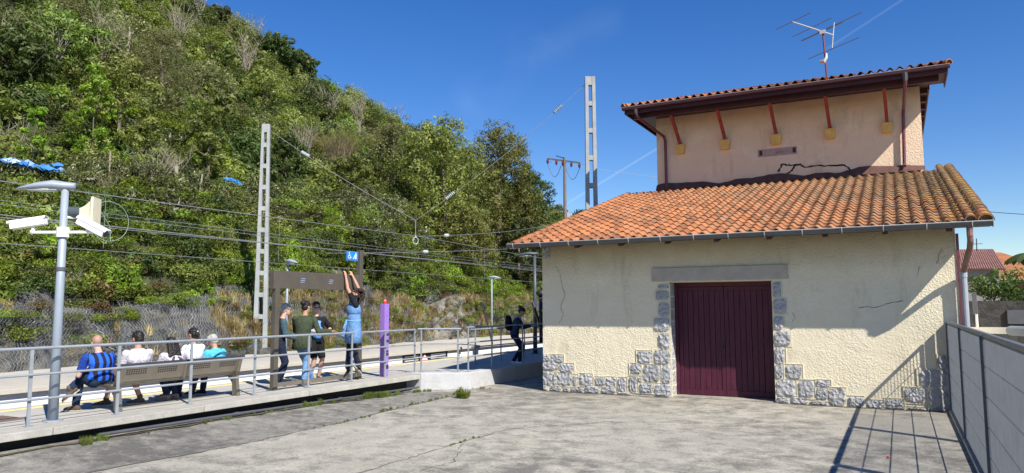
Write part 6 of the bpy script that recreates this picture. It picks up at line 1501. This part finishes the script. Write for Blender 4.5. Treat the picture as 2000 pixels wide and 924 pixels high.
# 6 grey curly woman behind the left post, seen in profile facing right
X_, Y_ = -11.15, 11.15
fR = V3(.60, .78, 0).normalized()
person('grey curly-haired person in black and teal jumper standing behind the left sign post', (X_, Y_, 1.23), fR, (X_ + .02, Y_, 1.45), (X_ + .03, Y_ + .04, 1.71), (X_ + .08, Y_ + .09, 1.88), (.5, .8, -.1),
       [V3(X_ + .20, Y_ + .22, 1.35), V3(X_ + .26, Y_ + .16, 1.30)], [V3(X_ - .06, Y_ + .08, gz), V3(X_ + .04, Y_ - .10, gz)], S=.97, wide=1.18, top='black_tee', sleeve='long', sleeve_mat='teal_sleeve', bottom='navy', hair='hair_grey', style='grey_short', glasses=True, shirt_hem=.35, skin='skin_pale', shoes=('shoe_white', 'sole'))
# 7 woman in olive jacket, back to us, hand on railing
X_, Y_ = -10.85, 11.48
fA = V3(-.55, .83, 0).normalized()
def jacket_tail(root, q_):
    m_ = MB(); P = q_['P']; m_.loft([(P + Z3 * .12, .165, .13, q_['r'], q_['f']), (P - Z3 * .02, .19, .155, q_['r'], q_['f']), (P - Z3 * .20, .215, .17, q_['r'], q_['f']), (P - Z3 * .21, .18, .14, q_['r'], q_['f'])], 20); m_.build('jacket_tail', 'olive', root, smooth=True)
    w = q_['wr'] if 'wr' in q_ else None
person('woman in olive green jacket and jeans, back turned, one hand on the railing', (X_, Y_, 1.27), fA, (X_, Y_ + .03, 1.50), (X_ + .01, Y_ + .05, 1.76), (X_ + .02, Y_ + .08, 1.93), (-.1, 1, -.15),
       [V3(X_ - .28, Y_ + .20, 1.25), V3(-10.44, 11.86, 1.43)], [V3(X_ - .12, Y_ + .42, gz + .02), V3(X_ + .12, Y_ - .06, gz)], S=1.0, wide=1.06, top='olive', sleeve='long', bottom='denim_light', hair='hair_black', style='bun', extra=jacket_tail, elbow_hint=[V3(-.4, -.3, -.6), V3(.3, .0, -.8)], shoes=('shoe_white', 'sole'), foot_dir=[V3(-.2, 1, 0), V3(.2, -.1, 0) + fA * .4], curl=.7)
# 8 person with sunglasses facing us, black shorts
X_, Y_ = -11.18, 12.22
fC = V3(.92, -.30, 0).normalized()
def chest_panel(root, q_):
    m_ = MB(); c = q_['C'].lerp(q_['N'], .25); m_.loft([(c - Z3 * .34, .150, .125, q_['r'], q_['f']), (c - Z3 * .1, .165, .133, q_['r'], q_['f']), (c + Z3 * .08, .155, .130, q_['r'], q_['f']), (c + Z3 * .11, .12, .10, q_['r'], q_['f'])], 20); m_.build('blue_shirt_panel', 'light_blue', root, smooth=True)
person('person with sunglasses, blue and black t-shirt and black shorts facing the others', (X_, Y_, 1.25), fC, (X_, Y_, 1.48), (X_ + .01, Y_, 1.74), (X_ + .03, Y_ - .02, 1.92), (.75, -.55, -.12),
       [V3(X_ + .22, Y_ + .16, 1.42), V3(X_ + .24, Y_ - .16, 1.40)], [V3(X_ + .02, Y_ + .10, gz), V3(X_, Y_ - .12, gz)], S=1.0, wide=1.08, top='black_tee', sleeve='mid', sleeve_mat='black_tee', bottom='shorts_black', leg_len='short', hair='hair_brown', style='short', glasses=True, skin='skin_pale', extra=chest_panel, elbow_hint=[V3(-.1, .9, -.6), V3(-.1, -.9, -.6)], shoes=('shoe_dark', 'sole'), curl=.8)
# 9 woman hanging from the header panel
X_, Y_ = -10.50, 12.66
fD = V3(-.55, -.83, 0).normalized()
def tied(root, q_):  # denim dress and tied jacket
    P, r, f_ = q_['P'], q_['r'], q_['f']; m_ = MB()
    m_.loft([(P + Z3 * .36, .17, .14, r, f_), (P + Z3 * .16, .175, .145, r, f_), (P + Z3 * .02, .20, .16, r, f_), (P - Z3 * .14, .225, .17, r, f_), (P - Z3 * .34, .25, .19, r, f_), (P - Z3 * .35, .20, .14, r, f_)], 22); m_.build('denim_skirt', 'denim_light', root, smooth=True)
    m_ = MB(); m_.cap(P + f_ * .15 + Z3 * .12, P + f_ * .22 - Z3 * .02, .04, .02); m_.cap(P + f_ * .15 + Z3 * .12, P + f_ * .20 + r * .1 - Z3 * .18, .04, .05); m_.tube([P + Z3 * .13 + (r * math.cos(a) * .16 + f_ * math.sin(a) * .135) for a in np.linspace(0, 6.283, 17)], .028, 7); m_.build('jacket_tied_at_waist', 'light_blue', root, smooth=True)
    m_ = MB(); m_.loft([(P + Z3 * .26, .165, .135, r, f_), (q_['C'] + Z3 * .06, .195, .155, r, f_), (q_['shd'] - Z3 * .04, .19, .15, r, f_), (q_['shd'] + Z3 * .02, .12, .11, r, f_)], 20); m_.build('denim_bodice', 'denim_light', root, smooth=True)
person('curly-haired woman in denim dress hanging by both hands from the steel header panel', (X_, Y_, 1.50), fD, (X_, Y_, 1.74), (X_ - .01, Y_ - .01, 2.04), (X_ + .01, Y_ + .03, 2.20), (-.6, -.8, .25),
       [V3(X_ - .08, 12.47, 2.585), V3(X_ - .08, 12.70, 2.60)], [V3(X_ + .03, Y_ + .13, .68), V3(X_ - .06, Y_ - .10, .62)], S=.98, top='denim_light', sleeve='short', sleeve_mat='black_tee', bottom='navy', hair='hair_brown', style='curly', extra=tied,
       elbows=(V3(X_ - .02, 12.47, 2.32), V3(X_ + .03, 12.76, 2.34)), palm=[V3(-1, 0, 0)] * 2, curl=1.1, knee_hint=[fD] * 2, foot_dir=[V3(.2, .8, -.75), V3(-.5, -.5, -.75)], shoes=('shoe_dark', 'sole'), base=(X_, Y_, PZ))
# 10 phone reader in the shade
X_, Y_ = -9.50, 18.30
fE = V3(.93, .37, 0).normalized(); rE = fE.cross(Z3)
def pack(root, q_):
    c = q_['C'] - q_['f'] * .22 + Z3 * .03; m_ = MB(); m_.loft([(c - Z3 * .22, .10, .06, q_['r'], q_['f']), (c - Z3 * .18, .14, .10, q_['r'], q_['f']), (c, .145, .11, q_['r'], q_['f']), (c + Z3 * .16, .12, .08, q_['r'], q_['f']), (c + Z3 * .2, .06, .04, q_['r'], q_['f'])], 16)
    m_.build('backpack', 'bag_black', root, smooth=True)
    m_ = MB(); n = q_['N']; f_, r_ = q_['f'], q_['r']
    m_.tube([n + (r_ * math.cos(a) * .085 + f_ * (math.sin(a) * .075 - .01)) + Z3 * (-.02 - .05 * max(0, math.sin(a))) for a in np.linspace(0, 6.283, 15)], .032, 8); m_.cap(n - f_ * .07 - Z3 * .02, n - f_ * .12 - Z3 * .10, .07, .05); m_.build('hood', 'grey_hood', root, smooth=True)
ph = V3(X_, Y_, 1.40) + fE * .52
person('person with backpack and grey hood leaning on the ramp railing, reading a phone', (X_, Y_, 1.16), fE, V3(X_, Y_, 1.40) + fE * .05, V3(X_, Y_, 1.64) + fE * .12, V3(X_, Y_, 1.78) + fE * .21, fE * .75 - Z3 * .65,
       [V3(ph.x, ph.y, 1.39) - rE * .05 - fE * .08, V3(ph.x, ph.y, 1.39) + rE * .05 - fE * .08], [V3(X_ + .02, Y_, gz) - rE * .08 - fE * .05, V3(X_, Y_, gz) + rE * .08 + fE * .14], S=.95, wide=1.12, top='denim_navy', sleeve='long', sleeve_mat='jeans_dark', bottom='navy', hair='hair_black', style='bun', extra=pack, shoes=('shoe_white', 'sole'), elbow_hint=[V3(0, 0, -1)] * 2, group='people on the platform', curl=.9)
pm_ = empty('mobile_phone', ph, 'black mobile phone held by the person leaning on the railing', 'phone')
b = MB(); b.box(ph + V3(0, 0, .02), (.075, .15, .009), Matrix.Rotation(math.atan2(fE.y, fE.x) - math.pi / 2, 3, 'Z') @ Matrix.Rotation(.5, 3, 'X')); b.build('case', 'black', pm_, bevel=.002)
